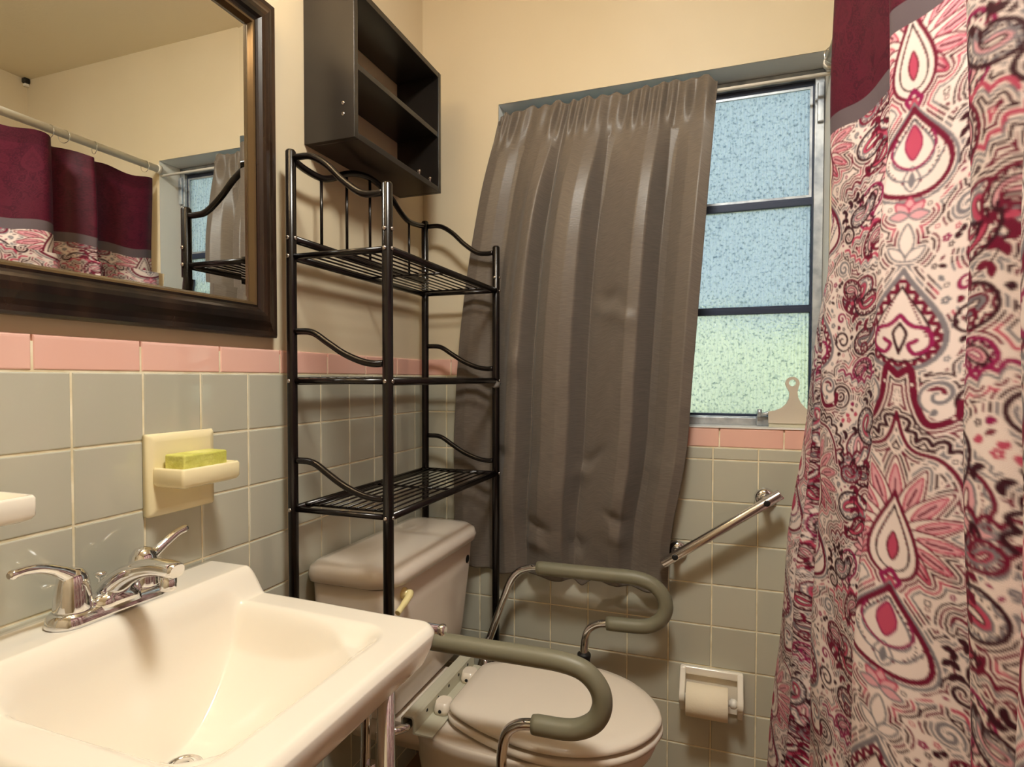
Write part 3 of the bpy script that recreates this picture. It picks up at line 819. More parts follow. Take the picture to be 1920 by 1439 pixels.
# spout: a swelling body that rises and reaches forward over the basin
S_ = [(FX - 0.012, 0.010, 0.024, 0.012), (FX, 0.024, 0.024, 0.016), (FX + 0.018, 0.040, 0.021, 0.016), (FX + 0.040, 0.054, 0.0185, 0.0145), (FX + 0.066, 0.064, 0.0165, 0.0125), (FX + 0.094, 0.069, 0.015, 0.011), (FX + 0.120, 0.068, 0.0135, 0.0105), (FX + 0.127, 0.067, 0.011, 0.009)]
S2 = catmull([np.array(s) for s in S_], 4)
rings = []
for i, s in enumerate(S2):
    a = S2[max(0, i - 1)]; b = S2[min(len(S2) - 1, i + 1)]
    tx, tz = b[0] - a[0], b[1] - a[1]; l_ = math.hypot(tx, tz); tx /= l_; tz /= l_
    ring = []
    for k in range(20):
        th = 2 * PI * k / 20
        cy_ = math.copysign(abs(math.cos(th)) ** 0.8, math.cos(th)) * s[2]; cn = math.copysign(abs(math.sin(th)) ** 0.8, math.sin(th)) * s[3]
        ring.append((s[0] - tz * cn, SY + cy_, FZ + s[1] + tx * cn))
    rings.append(ring)
sp = loft('spout', rings, M['chrome'], fa)
lathe('aerator', [(0.0095, 0.040), (0.0105, 0.043), (0.0105, 0.060)], M['chrome'], sp, 18, 'z', (FX + 0.110, SY, FZ))
loft('spout_skirt', [stadium(0.040, 0.026, FZ + 0.010, cx_=FX + 0.004), stadium(0.036, 0.024, FZ + 0.020, cx_=FX + 0.004), stadium(0.027, 0.020, FZ + 0.030, cx_=FX + 0.006)], M['chrome'], fa)
lathe('lift_rod', [(0.0025, 0.012), (0.0025, 0.040), (0.004, 0.041), (0.0085, 0.046), (0.0085, 0.0485), (0.004, 0.051)], M['chrome'], fa, 14, 'z', (FX - 0.020, SY, FZ))
settle(fa)

# ------------------------------------------------------------------ soap dish, soap, second tray
def ceramic_tray(name, yc, label, cat, hw=0.065):
    o = empty(name, (0, yc, 0.92), label, cat)
    ring = lambda w, h, x: [(x, a, b) for a, b, _ in rrect(yc - w, yc + w, 0.985 - h, 0.985 + h, 0.004, 0, 3)]
    loft('back_plate', [ring(hw, 0.0665, 0.0012), ring(hw, 0.0665, 0.009), ring(hw - 0.003, 0.0635, 0.013), ring(hw - 0.012, 0.054, 0.0145)], M['cream_ceramic'], o)
    r2 = lambda i, z: rrect(0.012, 0.078 - i, yc - 0.058 + i, yc + 0.058 - i, 0.004 + 0.001, z, 4)
    # open-topped tray: outer skin, lip, inner floor
    loft('tray', [r2(0.010, 0.966), r2(0.003, 0.969), r2(0.0, 0.974), r2(0.0, 0.995), r2(0.002, 0.9985), r2(0.006, 0.998), r2(0.008, 0.990), r2(0.012, 0.987)], M['cream_ceramic'] if cat == 'soap dish' else M['ceramic'], o)
    settle(o)
    return o
ceramic_tray('soap_dish', -0.873, 'cream ceramic wall soap dish with a soap bar in it, above the faucet', 'soap dish')
ceramic_tray('toothbrush_holder', -1.195, 'white ceramic wall tray cut off by the left edge, under the mirror', 'toothbrush holder', hw=0.050)
so = box('soap_bar', 0.021, 0.063, -0.916, -0.829, 0.9877, 1.0185, M['soap'], None, bevel=0.0035, segs=3)
tag(so, 'yellow-green bar of soap lying in the ceramic dish', 'soap')

# ------------------------------------------------------------------ grab bar
gbv = empty('grab_bar', (0.86, -0.06, 0.66), 'slanted brushed steel grab bar on the tiles under the window', 'grab bar')
ga, gz = Vector((0.722, -0.064, 0.664)), Vector((0.999, -0.064, 0.863))
gd = (gz - ga).normalized()
tube('bar', [ga, ga + gd * 0.002, gz - gd * 0.002, gz], [0.0115, 0.0125, 0.0125, 0.0115], M['steel'], gbv, 20)
for tt in (0.115, 0.885):
    p = ga.lerp(gz, tt)
    fl_ = lathe('flange', [(0.026, -0.0005), (0.026, -0.008), (0.021, -0.014), (0.014, -0.018)], M['chrome'], gbv, 24, 'y', (p.x, 0, p.z))
    tube('stem', [(p.x, -0.012, p.z), (p.x, -0.060, p.z)], 0.0085, M['chrome'], gbv, 14)
    lathe('bolt', [(0.0075, 0.0015), (0.0075, -0.0012), (0.005, -0.0025)], M['rubber'], gbv, 16, 'y', (p.x, -0.0765, p.z))
settle(gbv)

# ------------------------------------------------------------------ toilet paper holder and roll
tp = empty('toilet_paper_holder', (0.843, 0, 0.27), 'white ceramic toilet paper holder fixed to the tiles beside the shower curtain', 'paper holder')
tx0, tx1, tz0, tz1 = 0.765, 0.921, 0.268, 0.386
box('back_plate', tx0 + 0.004, tx1 - 0.004, -0.008, -0.0008, tz0 + 0.004, tz1 - 0.004, M['ceramic'], tp, bevel=0.002)
box('top_rail', tx0, tx1, -0.020, -0.0082, tz1 - 0.022, tz1, M['ceramic'], tp, bevel=0.004)
for xa, xb in ((tx0, tx0 + 0.015), (tx1 - 0.015, tx1)):
    extrude_outline('side_arm', [(-0.0085, tz0), (-0.0085, tz1 - 0.001), (-0.022, tz1 - 0.001), (-0.046, 0.350), (-0.062, 0.335), (-0.066, 0.322), (-0.062, 0.309), (-0.046, 0.296), (-0.022, tz0)], 'yz', xa, xb, M['ceramic'], tp, bevel=0.003)
tube('spindle', [(tx0 + 0.012, -0.050, 0.322), (tx1 - 0.012, -0.050, 0.322)], 0.0075, M['white_plastic'], tp, 14)
lathe('spindle_knob', [(0.008, 0), (0.012, 0.003), (0.012, 0.012), (0.008, 0.016)], M['white_plastic'], tp, 16, 'x', (0.889, -0.050, 0.322))
settle(tp)
v1, f1 = [], []
R_o, R_i = 0.040, 0.019
prof_ = [(R_i, 0.783), (R_o - 0.001, 0.783), (R_o, 0.784), (R_o, 0.883), (R_o - 0.001, 0.884), (R_i, 0.884)]
for r_, h_x in prof_:
    for k in range(40):
        a = 2 * PI * k / 40
        v1.append((h_x, -0.056 + r_ * math.cos(a), 0.319 + r_ * math.sin(a)))
for i in range(6):
    for k in range(40):
        j = (i + 1) % 6
        f1.append((i * 40 + k, i * 40 + (k + 1) % 40, j * 40 + (k + 1) % 40, j * 40 + k))
roll = pydata('toilet_roll', v1, f1, M['paper'], smooth=True)
for p_ in roll.data.polygons:
    if abs(p_.normal.x) > 0.5: p_.use_smooth = False
tag(roll, 'part-used roll of white toilet paper on the wall holder', 'toilet paper')

# ------------------------------------------------------------------ squeegee on the sill
def circ(cx_, cz_, r_, a0, a1, n):
    return [(cx_ + r_ * math.cos(math.radians(a)), cz_ + r_ * math.sin(math.radians(a))) for a in np.linspace(a0, a1, n)]
sq = empty('squeegee', (1.03, 0.03, z0), 'beige plastic squeegee with a loop handle standing on the window sill', 'squeegee')
zb_ = z0 + 0.012
outl = [(0.975, zb_), (1.085, zb_), (1.085, 1.056), (1.078, 1.058), (1.062, 1.066), (1.050, 1.080), (1.0435, 1.094), (1.0415, 1.108)] + circ(1.030, 1.130, 0.0165, -28, 208, 14) + [(1.0235, 1.106), (1.0225, 1.092), (1.016, 1.078), (1.005, 1.067), (0.990, 1.060), (0.975, 1.0575)]
# plate with a hole: bridge outline and hole ring through two faces
hole = circ(1.030, 1.131, 0.0085, 0, 360, 13)[:-1]
bm = bmesh.new()
for yy in (0.024, 0.036):
    vs = [bm.verts.new((a, yy, b)) for a, b in outl]; hs = [bm.verts.new((a, yy, b)) for a, b in hole]
    es = [bm.edges.new((vs[i], vs[(i + 1) % len(vs)])) for i in range(len(vs))] + [bm.edges.new((hs[i], hs[(i + 1) % len(hs)])) for i in range(len(hs))]
    bmesh.ops.triangle_fill(bm, use_beauty=True, edges=es)
bm.verts.ensure_lookup_table()
no, nh = len(outl), len(hole); off = no + nh
V_ = list(bm.verts)
for i in range(no): bm.faces.new((V_[i], V_[(i + 1) % no], V_[off + (i + 1) % no], V_[off + i]))
for i in range(nh): bm.faces.new((V_[no + i], V_[off + no + i], V_[off + no + (i + 1) % nh], V_[no + (i + 1) % nh]))
bmesh.ops.recalc_face_normals(bm, faces=bm.faces)
me = bpy.data.meshes.new('handle'); bm.to_mesh(me); bm.free()
link('handle', me, sq, M['plastic'])
box('blade', 0.976, 1.084, 0.027, 0.033, z0 + 0.0018, zb_, M['bracket'], sq)
settle(sq)

# ------------------------------------------------------------------ crate under the sink
ct = empty('wooden_crate', (0.27, -1.03, 0), 'low dark brown slatted wooden crate on the floor under the sink', 'crate')
ca, cb_, cc, cd = 0.10, 0.372, -1.17, -0.885
for k in range(4):
    zz = 0.01 + k * 0.062
    box('slat', ca, cb_, cd - 0.012, cd, zz, zz + 0.05, M['wood'], ct, bevel=0.002)
    box('slat', ca, cb_, cc, cc + 0.012, zz, zz + 0.05, M['wood'], ct, bevel=0.002)
    box('slat', cb_ - 0.012, cb_, cc + 0.013, cd - 0.013, zz, zz + 0.05, M['wood'], ct, bevel=0.002)
    box('slat', ca, ca + 0.012, cc + 0.013, cd - 0.013, zz, zz + 0.05, M['wood'], ct, bevel=0.002)
for (a, b) in ((ca + 0.013, cc + 0.013), (cb_ - 0.033, cc + 0.013), (ca + 0.013, cd - 0.033), (cb_ - 0.033, cd - 0.033)):
    box('corner_post', a, a + 0.02, b, b + 0.02, 0.0005, 0.25, M['wood'], ct, bevel=0.002)
box('bottom', ca + 0.014, cb_ - 0.014, cc + 0.014, cd - 0.014, 0.012, 0.022, M['wood'], ct)
settle(ct)

# ------------------------------------------------------------------ window curtain on its tension rod
def cloth_material(name, base, rough, transl, bump_scale, stretch, bump_str, attr=None):
    m = bpy.data.materials.new(name); m.use_nodes = True
    b = bsdf(m); o_ = m.node_tree.nodes['Material Output']
    b.inputs['Roughness'].default_value = rough
    b.inputs['Sheen Weight'].default_value = 0.0 if attr else 0.15
    b.inputs['Specular IOR Level'].default_value = 0.2 if attr else 0.35
    t_ = N(m, 'ShaderNodeBsdfTranslucent'); mxs = N(m, 'ShaderNodeMixShader'); mxs.inputs[0].default_value = transl
    if attr:
        at_ = N(m, 'ShaderNodeAttribute'); at_.attribute_name = attr
        L(m, at_.outputs['Color'], b.inputs['Base Color']); L(m, at_.outputs['Color'], t_.inputs['Color'])
    else:
        b.inputs['Base Color'].default_value = base; t_.inputs['Color'].default_value = base
    if attr is None:
        tcn = N(m, 'ShaderNodeTexCoord'); mp = N(m, 'ShaderNodeMapping'); nz_ = N(m, 'ShaderNodeTexNoise'); crp = N(m, 'ShaderNodeValToRGB')
        mp.inputs['Scale'].default_value = stretch; nz_.inputs['Scale'].default_value = bump_scale * 0.6; nz_.inputs['Detail'].default_value = 3
        crp.color_ramp.elements[0].position = 0.35; crp.color_ramp.elements[1].position = 0.68
        crp.color_ramp.elements[0].color = tuple(c * 0.86 for c in base[:3]) + (1,); crp.color_ramp.elements[1].color = tuple(c * 1.16 for c in base[:3]) + (1,)
        L(m, tcn.outputs['UV'], mp.inputs['Vector']); L(m, mp.outputs['Vector'], nz_.inputs['Vector']); L(m, nz_.outputs['Fac'], crp.inputs['Fac'])
        L(m, crp.outputs['Color'], b.inputs['Base Color'])
    tcn = N(m, 'ShaderNodeTexCoord'); mp = N(m, 'ShaderNodeMapping'); nz_ = N(m, 'ShaderNodeTexNoise'); bpn = N(m, 'ShaderNodeBump')
    mp.inputs['Scale'].default_value = stretch; nz_.inputs['Scale'].default_value = bump_scale; nz_.inputs['Detail'].default_value = 2
    bpn.inputs['Strength'].default_value = bump_str; bpn.inputs['Distance'].default_value = 0.0008
    L(m, tcn.outputs['UV'], mp.inputs['Vector']); L(m, mp.outputs['Vector'], nz_.inputs['Vector']); L(m, nz_.outputs['Fac'], bpn.inputs['Height'])
    L(m, bpn.outputs['Normal'], b.inputs['Normal'])
    if transl > 0:
        L(m, b.outputs[0], mxs.inputs[1]); L(m, t_.outputs[0], mxs.inputs[2]); L(m, mxs.outputs[0], o_.inputs['Surface'])
    return m
M['curtain'] = cloth_material('taupe_satin', srgb(118, 108, 99), 0.33, 0.16, 420, (0.10, 1.6, 1), 0.5)

rodw = tube('tension_rod', [(x0 + 0.002, 0.014, 1.886), (x1 - 0.002, 0.014, 1.886)], 0.0045, M['white_plastic'], None, 12)
tag(rodw, 'thin white tension rod across the top of the window opening', 'curtain rod')

def sm_interp(x, xp, fp):
    xp, fp = np.array(xp), np.array(fp)
    i = np.clip(np.searchsorted(xp, x) - 1, 0, len(xp) - 2)
    m_ = np.gradient(fp, xp)
    h = xp[i + 1] - xp[i]; q = np.clip((x - xp[i]) / h, 0, 1)
    return (2*q**3 - 3*q**2 + 1) * fp[i] + (q**3 - 2*q**2 + q) * h * m_[i] + (-2*q**3 + 3*q**2) * fp[i + 1] + (q**3 - q**2) * h * m_[i + 1]
nS, nZ = 300, 330
S = np.linspace(0, 1, nS)[None, :].repeat(nZ, 0)
T = np.linspace(0, 1, nZ)[:, None].repeat(nS, 1)
prof_s = np.array([0, .05, .10, .145, .165, .20, .26, .31, .338, .352, .37, .42, .48, .53, .552, .575, .62, .68, .74, .785, .81, .835, .865, .91, .96, 1.0])
prof_d = np.array([.30, .50, .40, .05, .0, .45, .88, .85, .35, .15, .50, .92, 1.0, .90, .35, .0, .22, .55, .92, .90, .45, .02, .12, .50, .72, .60])
sf = np.linspace(0, 1, 801)
df = np.interp(sf, prof_s, prof_d)
ker = np.hanning(13); ker /= ker.sum()
df = np.convolve(np.pad(df, 6, mode='edge'), ker, 'valid')
# folds drift a little sideways on the way down
drift = 0.012 * np.sin(T * 5.0 + 0.6) * np.sin(S * PI)
D = np.interp(np.clip(S + drift, 0, 1), sf, df)
topz = 1.914 + 0.007 * np.sin(S * 71) * np.sin(S * 23 + 1) + 0.010 * sstep(0.55, 0.86, S) - 0.012 * sstep(0.93, 1.0, S) - 0.012 * (1 - sstep(0, 0.14, S))
botz = 0.583 + 0.005 * np.sin(S * 19 + 0.8) + 0.002 * np.sin(S * 47) - 0.016 * np.exp(-((S - 0.62) / 0.03) ** 2) - 0.012 * sstep(0.8, 1, S)
Z = topz + (botz - topz) * T
XLc = sm_interp(Z, [0.56, 0.736, 1.637, 1.8, 1.93], [0.120, 0.112, 0.188, 0.224, 0.256])
XRc = sm_interp(Z, [0.56, 0.70, 0.949, 1.156, 1.57, 1.93], [0.731, 0.738, 0.778, 0.793, 0.822, 0.846])
Xc = XLc + (XRc - XLc) * S
Yb = sm_interp(Z, [0.56, 1.55, 1.72, 1.82, 1.886, 1.93], [-0.029, -0.029, -0.024, -0.010, 0.001, 0.006])
Aamp = sm_interp(Z, [0.56, 1.45, 1.72, 1.86, 1.93], [0.036, 0.040, 0.032, 0.012, 0.008])
Yb = Yb - 0.022 * sstep(0.20, 0.30, S) * sstep(1.80, 1.5, Z) * sstep(0.62, 0.85, Z)
Aamp = Aamp * (1 + 1.15 * sstep(0.20, 0.30, S) * sstep(0.62, 0.85, Z) * sstep(1.85, 1.6, Z))
Yc = Yb - Aamp * (D - 0.5)
# gathers under the rod pocket
gath = np.exp(-((Z - 1.875) / 0.05) ** 2)
Yc += 0.0065 * gath * (np.sin(S * 118 + 3 * np.sin(S * 17)) + 0.6 * np.sin(S * 63 + 1)) - 0.003 * gath
Zc = Z + 0.002 * gath * np.sin(S * 90)
# crumples in the lower half
def dent(s0, t0, rs, rt, a, rot=0.0):
    ds, dt = (S - s0), (T - t0)
    c, s_ = math.cos(rot), math.sin(rot)
    u, w = (c * ds * 0.6 + s_ * dt * 1.3), (-s_ * ds * 0.6 + c * dt * 1.3)
    return a * np.exp(-(u / rs) ** 2 - (w / rt) ** 2)
for s0, t0, rs, rt, a, ro in ((0.66, 0.42, 0.03, 0.02, 0.010, 0.5), (0.70, 0.46, 0.05, 0.02, -0.008, 0.5), (0.63, 0.74, 0.03, 0.018, 0.010, -0.5), (0.60, 0.77, 0.03, 0.02, -0.008, -0.5),
                              (0.42, 0.89, 0.03, 0.015, 0.012, 0.2), (0.42, 0.93, 0.03, 0.02, -0.010, 0.2), (0.76, 0.86, 0.03, 0.015, 0.010, 0.4), (0.78, 0.90, 0.03, 0.02, -0.008, 0.4),
                              (0.24, 0.74, 0.03, 0.02, 0.008, 0.3), (0.60, 0.92, 0.02, 0.03, 0.010, 1.2), (0.30, 0.55, 0.04, 0.03, -0.008, 0.9), (0.9, 0.75, 0.03, 0.03, -0.006, 0.3)):
    Yc += dent(s0, t0, rs, rt, a, ro)
Yc += 0.0016 * np.sin(S * 40 + T * 31) * np.sin(T * 23 + S * 9) * sstep(0.25, 0.6, T)
wall_lim = np.where(Z < 1.80, -0.0055, np.where(Xc < 0.246, -0.0045, 0.02))
Yc = np.minimum(Yc, wall_lim)
uvw = np.stack([S * 0.95, (1 - T) * 1.33], -1)
wc = grid_mesh('window_curtain', np.stack([Xc, Yc, Zc], -1), M['curtain'], uv=uvw, thickness=0.0012)
tag(wc, 'dark taupe satin window curtain gathered on its rod, covering most of the window', 'curtain')

# ------------------------------------------------------------------ shower curtain: printed paisley
TWH, TH, RES = 0.155, 0.583, 0.0009
nw, nh_ = int(TWH / RES), int(TH / RES)
gxp = (np.arange(nw) + 0.5) * RES; gyp = (np.arange(nh_) + 0.5) * RES
PXg, PYg = np.meshgrid(gxp, gyp)
c3 = lambda r, g_, b: np.array(srgb(r, g_, b)[:3])
WHITE, BURG, DARK, PINK, GREY, MAG, PALE = c3(236, 218, 214), c3(112, 18, 50), c3(58, 15, 30), c3(190, 76, 104), c3(128, 122, 130), c3(146, 28, 84), c3(222, 164, 174)
img = np.ones((nh_, nw, 3)) * WHITE
ink = np.zeros((nh_, nw))
def paint(mask, colr, w=1.0):
    img[mask] = colr
    ink[mask] = w
def seg_dist(px, py, a, b):
    dx, dy = b[0] - a[0], b[1] - a[1]
    l2 = dx * dx + dy * dy + 1e-12
    t_ = np.clip(((px - a[0]) * dx + (py - a[1]) * dy) / l2, 0, 1)
    return np.hypot(px - a[0] - t_ * dx, py - a[1] - t_ * dy)
def stroke(pts, wdt, colr, dash=None, taper=False):
    pts = [np.array(p, float) for p in pts]
    for oy in (-TH, 0, TH):
        for i in range(len(pts) - 1):
            a, b = pts[i] + (0, oy), pts[i + 1] + (0, oy)
            w_ = wdt
            if taper:
                fr = i / max(1, len(pts) - 2); w_ = wdt * (0.35 + 0.65 * math.sin(PI * (0.12 + 0.82 * fr)))
            if dash and (i // dash) % 2: continue
            i0 = int((min(a[0], b[0]) - w_) / RES) - 1; i1 = int((max(a[0], b[0]) + w_) / RES) + 2
            j0 = int((min(a[1], b[1]) - w_) / RES) - 1; j1 = int((max(a[1], b[1]) + w_) / RES) + 2
            i0, i1, j0, j1 = max(0, i0), min(nw, i1), max(0, j0), min(nh_, j1)
            if i0 >= i1 or j0 >= j1: continue
            d_ = seg_dist(PXg[j0:j1, i0:i1], PYg[j0:j1, i0:i1], a, b)
            mk = d_ < w_ / 2
            sub = img[j0:j1, i0:i1]; sub[mk] = colr
            si = ink[j0:j1, i0:i1]; si[mk] = 1
def fillp(pts, colr):
    for oy in (-TH, 0, TH):
        P = np.array(pts) + (0, oy)
        if P[:, 1].max() < 0 or P[:, 1].min() > TH: continue
        inside = np.zeros(PXg.shape, bool)
        n_ = len(P)
        for i in range(n_):
            x1_, y1_ = P[i]; x2_, y2_ = P[(i + 1) % n_]
            cond = ((y1_ > PYg) != (y2_ > PYg))
            xi = (x2_ - x1_) * (PYg - y1_) / (y2_ - y1_ + 1e-12) + x1_
            inside ^= cond & (PXg < xi)
        img[inside] = colr; ink[inside] = np.maximum(ink[inside], 0.5)
def dot(x, y, r_, colr):
    for oy in (-TH, 0, TH):
        mk = np.hypot(PXg - x, PYg - y - oy) < r_
        img[mk] = colr; ink[mk] = 1
def drop_shape(cx_, yt, yb, hw, up=True, n=40):
    """pointed drop outline; up: the point is at the top"""
    o = []
    for k in range(n):
        a = 2 * PI * k / n
        w_ = math.sin(a) * (math.sin(a / 2) ** 1.5)
        yy = (1 - math.cos(a)) / 2
        o.append((cx_ + hw * 1.15 * w_ * (1 if a < PI else 1), yt + (yb - yt) * yy if up else yb - (yb - yt) * yy))
    return o
def closed(p): return p + [p[0]]
def scallop(pts, wdt, colr, bump=0.006, n=None):
    P = [np.array(p, float) for p in pts]
    Ltot = sum(np.linalg.norm(P[i + 1] - P[i]) for i in range(len(P) - 1))
    n = n or max(2, int(Ltot / 0.016))
    cum = np.concatenate([[0], np.cumsum([np.linalg.norm(P[i + 1] - P[i]) for i in range(len(P) - 1)])])
    xs = np.array([p[0] for p in P]); ys = np.array([p[1] for p in P])
    o = []
    for k in range(n * 7 + 1):
        q = k / (n * 7) * Ltot
        x, y = np.interp(q, cum, xs), np.interp(q, cum, ys)
        x2, y2 = np.interp(min(Ltot, q + 1e-3), cum, xs), np.interp(min(Ltot, q + 1e-3), cum, ys)
        x1_, y1_ = np.interp(max(0, q - 1e-3), cum, xs), np.interp(max(0, q - 1e-3), cum, ys)
        tx_, ty_ = x2 - x1_, y2 - y1_; l_ = math.hypot(tx_, ty_) + 1e-9
        b_ = bump * abs(math.sin(PI * n * k / (n * 7)))
        o.append((x + ty_ / l_ * b_, y - tx_ / l_ * b_))
    stroke(o, wdt, colr)
def spiral(cx_, cy_, r0, turns, a0, sgn, n=40):
    return [(cx_ + r0 * (1 - 0.88 * k / n) * math.cos(a0 + sgn * 2 * PI * turns * k / n), cy_ + r0 * (1 - 0.88 * k / n) * math.sin(a0 + sgn * 2 * PI * turns * k / n)) for k in range(n + 1)]
def paisley(cx_, cy_, ln, wd, ang_, bend, cols, dots=True):
    def outline(sc):
        ax, lft, rgt = [], [], []
        x, y, a = 0.0, 0.0, 0.0
        n = 26; l_ = ln
        pts = []
        for k in range(n + 1):
            t_ = k / n
            pts.append((x, y, a)); a += bend / n * (0.3 + 1.9 * t_ ** 1.6); x += l_ / n * math.cos(a); y += l_ / n * math.sin(a)
        for k, (x, y, a) in enumerate(pts):
            t_ = k / n
            hw = wd * sc * math.sqrt(max(0, 1 - ((t_ - 0.30) / 0.30) ** 2)) if t_ < 0.30 else wd * sc * (1 - ((t_ - 0.30) / 0.70) ** 1.25)
            t2 = 0.3 * ln * (1 - sc)
            lft.append((x + hw * -math.sin(a), y + hw * math.cos(a))); rgt.append((x - hw * -math.sin(a), y - hw * math.cos(a)))
        poly = lft + rgt[::-1]
        if sc < 1:
            gx_, gy_ = pts[int(n * 0.36)][0], pts[int(n * 0.36)][1]
            poly = [(gx_ + (px - gx_) * (0.25 + 0.75 * sc), gy_ + (py - gy_) * (0.25 + 0.75 * sc)) for px, py in poly]
        c, s_ = math.cos(ang_), math.sin(ang_)
        return [(cx_ + c * px - s_ * py, cy_ + s_ * px + c * py) for px, py in poly]
    o1 = outline(1.0)
    fillp(o1, WHITE)
    scallop(closed(o1), 0.0030, cols[1], 0.0045)
    stroke(closed(o1), 0.0040, cols[0])
    o2 = outline(0.62)
    if dots:
        o15 = outline(0.80)
        for k in range(0, len(o15), 2): dot(o15[k][0], o15[k][1], 0.0013, cols[0])
    fillp(o2, cols[2]); stroke(closed(o2), 0.0026, cols[1])
    o3 = outline(0.30)
    fillp(o3, WHITE); stroke(closed(o3), 0.0020, cols[0])
def leaf(x, y, a, l_, w_, colr, edge=None):
    o = [(x + math.cos(a) * l_ * t_ - math.sin(a) * w_ * s_, y + math.sin(a) * l_ * t_ + math.cos(a) * w_ * s_) for t_, s_ in ((0, 0), (.25, .8), (.5, 1), (.75, .7), (1, 0), (.75, -.7), (.5, -1), (.25, -.8))]
    o = [tuple(p) for p in catmull([np.array(p) for p in o], 4, True)]
    fillp(o, colr)
    if edge is not None: stroke(closed(o), 0.0022, edge)
def branch(pts, colr, leafc, l_=0.014, w_=0.0042):
    P = catmull([np.array(p) for p in pts], 6)
    stroke(P, 0.0022, colr)
    for k in range(2, len(P) - 1, 3):
        d_ = P[k] - P[k - 1]; a = math.atan2(d_[1], d_[0])
        for s_ in (-1, 1): leaf(P[k][0], P[k][1], a + s_ * 0.75, l_, w_, leafc)

# side fillers first, then the central column on top
paisley(0.120, 0.055, 0.085, 0.024, 1.9, 2.6, (BURG, GREY, PINK))
paisley(0.095, 0.150, 0.080, 0.020, 0.5, -2.8, (DARK, BURG, GREY))
paisley(0.112, 0.300, 0.095, 0.026, 1.2, 2.9, (BURG, GREY, PALE))
paisley(0.085, 0.435, 0.085, 0.023, -0.6, 2.5, (DARK, GREY, PINK))
paisley(0.128, 0.500, 0.080, 0.021, 2.4, -2.6, (MAG, DARK, PALE))
for sp_ in ((0.140, 0.195, 0.020, 1.7, 0.4, 1, DARK), (0.070, 0.245, 0.022, 1.8, 2.2, -1, DARK), (0.140, 0.405, 0.022, 1.8, 1.0, 1, BURG), (0.070, 0.560, 0.018, 1.6, 3.0, 1, DARK), (0.138, 0.012, 0.016, 1.5, 0.0, -1, BURG), (0.060, 0.030, 0.014, 1.5, 0.5, -1, GREY), (0.095, 0.375, 0.013, 1.5, 1.5, 1, GREY)):
    stroke(spiral(*sp_[:6]), 0.0048, sp_[6], taper=True)
branch([(0.060, 0.085), (0.085, 0.100), (0.105, 0.128), (0.150, 0.135)], DARK, BURG)
branch([(0.150, 0.235), (0.130, 0.255), (0.120, 0.290), (0.085, 0.310)], GREY, DARK, 0.012, 0.0036)
branch([(0.150, 0.345), (0.128, 0.365), (0.115, 0.395), (0.120, 0.430)], DARK, BURG)
branch([(0.100, 0.515), (0.085, 0.500), (0.060, 0.520), (0.065, 0.545)], BURG, DARK, 0.012, 0.004)
for pts_, colr in (([(0.062, 0.0), (0.085, 0.018), (0.105, 0.030), (0.155, 0.034)], PINK), ([(0.062, 0.205), (0.090, 0.215), (0.120, 0.225), (0.155, 0.215)], MAG), ([(0.070, 0.340), (0.100, 0.345), (0.130, 0.335), (0.155, 0.320)], BURG), ([(0.060, 0.490), (0.080, 0.480), (0.110, 0.475), (0.155, 0.458)], BURG), ([(0.080, 0.575), (0.110, 0.565), (0.155, 0.560)], PINK)):
    P = [tuple(p) for p in catmull([np.array(p) for p in pts_], 8)]
    scallop(P, 0.0042, colr, 0.0075); scallop([(a, b + 0.006) for a, b in P], 0.0022, GREY, 0.0075)
# central column
sp_o = drop_shape(0, 0.085, 0.205, 0.056)
fillp(sp_o, WHITE)
scallop([p for p in sp_o if p[0] >= -1e-6], 0.0055, BURG, -0.009); stroke(closed(sp_o), 0.0055, GREY)
sp_i = drop_shape(0, 0.105, 0.196, 0.040); stroke(closed(sp_i), 0.0026, DARK)
for k in range(12): dot(0.008 + 0.019 * k / 11, 0.120 + 0.045 * k / 11, 0.0015, BURG)
stroke(catmull([np.array(p) for p in ((0, 0.140), (0.012, 0.152), (0.028, 0.158), (0.032, 0.176), (0.018, 0.186), (0.010, 0.176), (0.018, 0.170))], 8), 0.0052, MAG)
stroke(catmull([np.array(p) for p in ((0, 0.150), (0.007, 0.163), (0.0, 0.186))], 8), 0.0036, DARK)
stroke(catmull([np.array(p) for p in ((0.0, 0.213), (0.014, 0.205), (0.020, 0.240), (0.034, 0.268), (0.058, 0.262), (0.062, 0.245))], 8), 0.0085, BURG)
for k in range(5): dot(0.016 + 0.010 * k, 0.222 + 0.010 * k, 0.0018, WHITE)
stroke(spiral(0.042, 0.235, 0.020, 1.4, 2.0, 1), 0.0045, GREY, taper=True)
stroke(catmull([np.array(p) for p in ((0, 0.258), (0.008, 0.285), (0.020, 0.300), (0.046, 0.308), (0.064, 0.330), (0.072, 0.360))], 8), 0.0048, BURG)
scallop([tuple(p) for p in catmull([np.array(p) for p in ((0.004, 0.262), (0.020, 0.288), (0.050, 0.296), (0.074, 0.325), (0.080, 0.360))], 8)], 0.0046, DARK, 0.008)
for a, l_, w_ in ((-90, 0.085, 0.013), (-66, 0.082, 0.012), (-42, 0.078, 0.012), (-18, 0.074, 0.011), (6, 0.072, 0.011), (30, 0.070, 0.010), (52, 0.062, 0.009)):
    ar = math.radians(a)
    leaf(0.004 * math.cos(ar), 0.400 + 0.004 * math.sin(ar), ar, l_, w_, WHITE, BURG)
    leaf(0.026 * math.cos(ar), 0.400 + 0.026 * math.sin(ar), ar, l_ * 0.62, w_ * 0.55, PALE, PINK)
    stroke([(0.036 * math.cos(ar), 0.400 + 0.036 * math.sin(ar)), (0.060 * math.cos(ar), 0.400 + 0.060 * math.sin(ar))], 0.0026, BURG)
ov = drop_shape(0, 0.355, 0.462, 0.033); fillp(ov, WHITE); stroke(closed(ov), 0.0045, BURG)
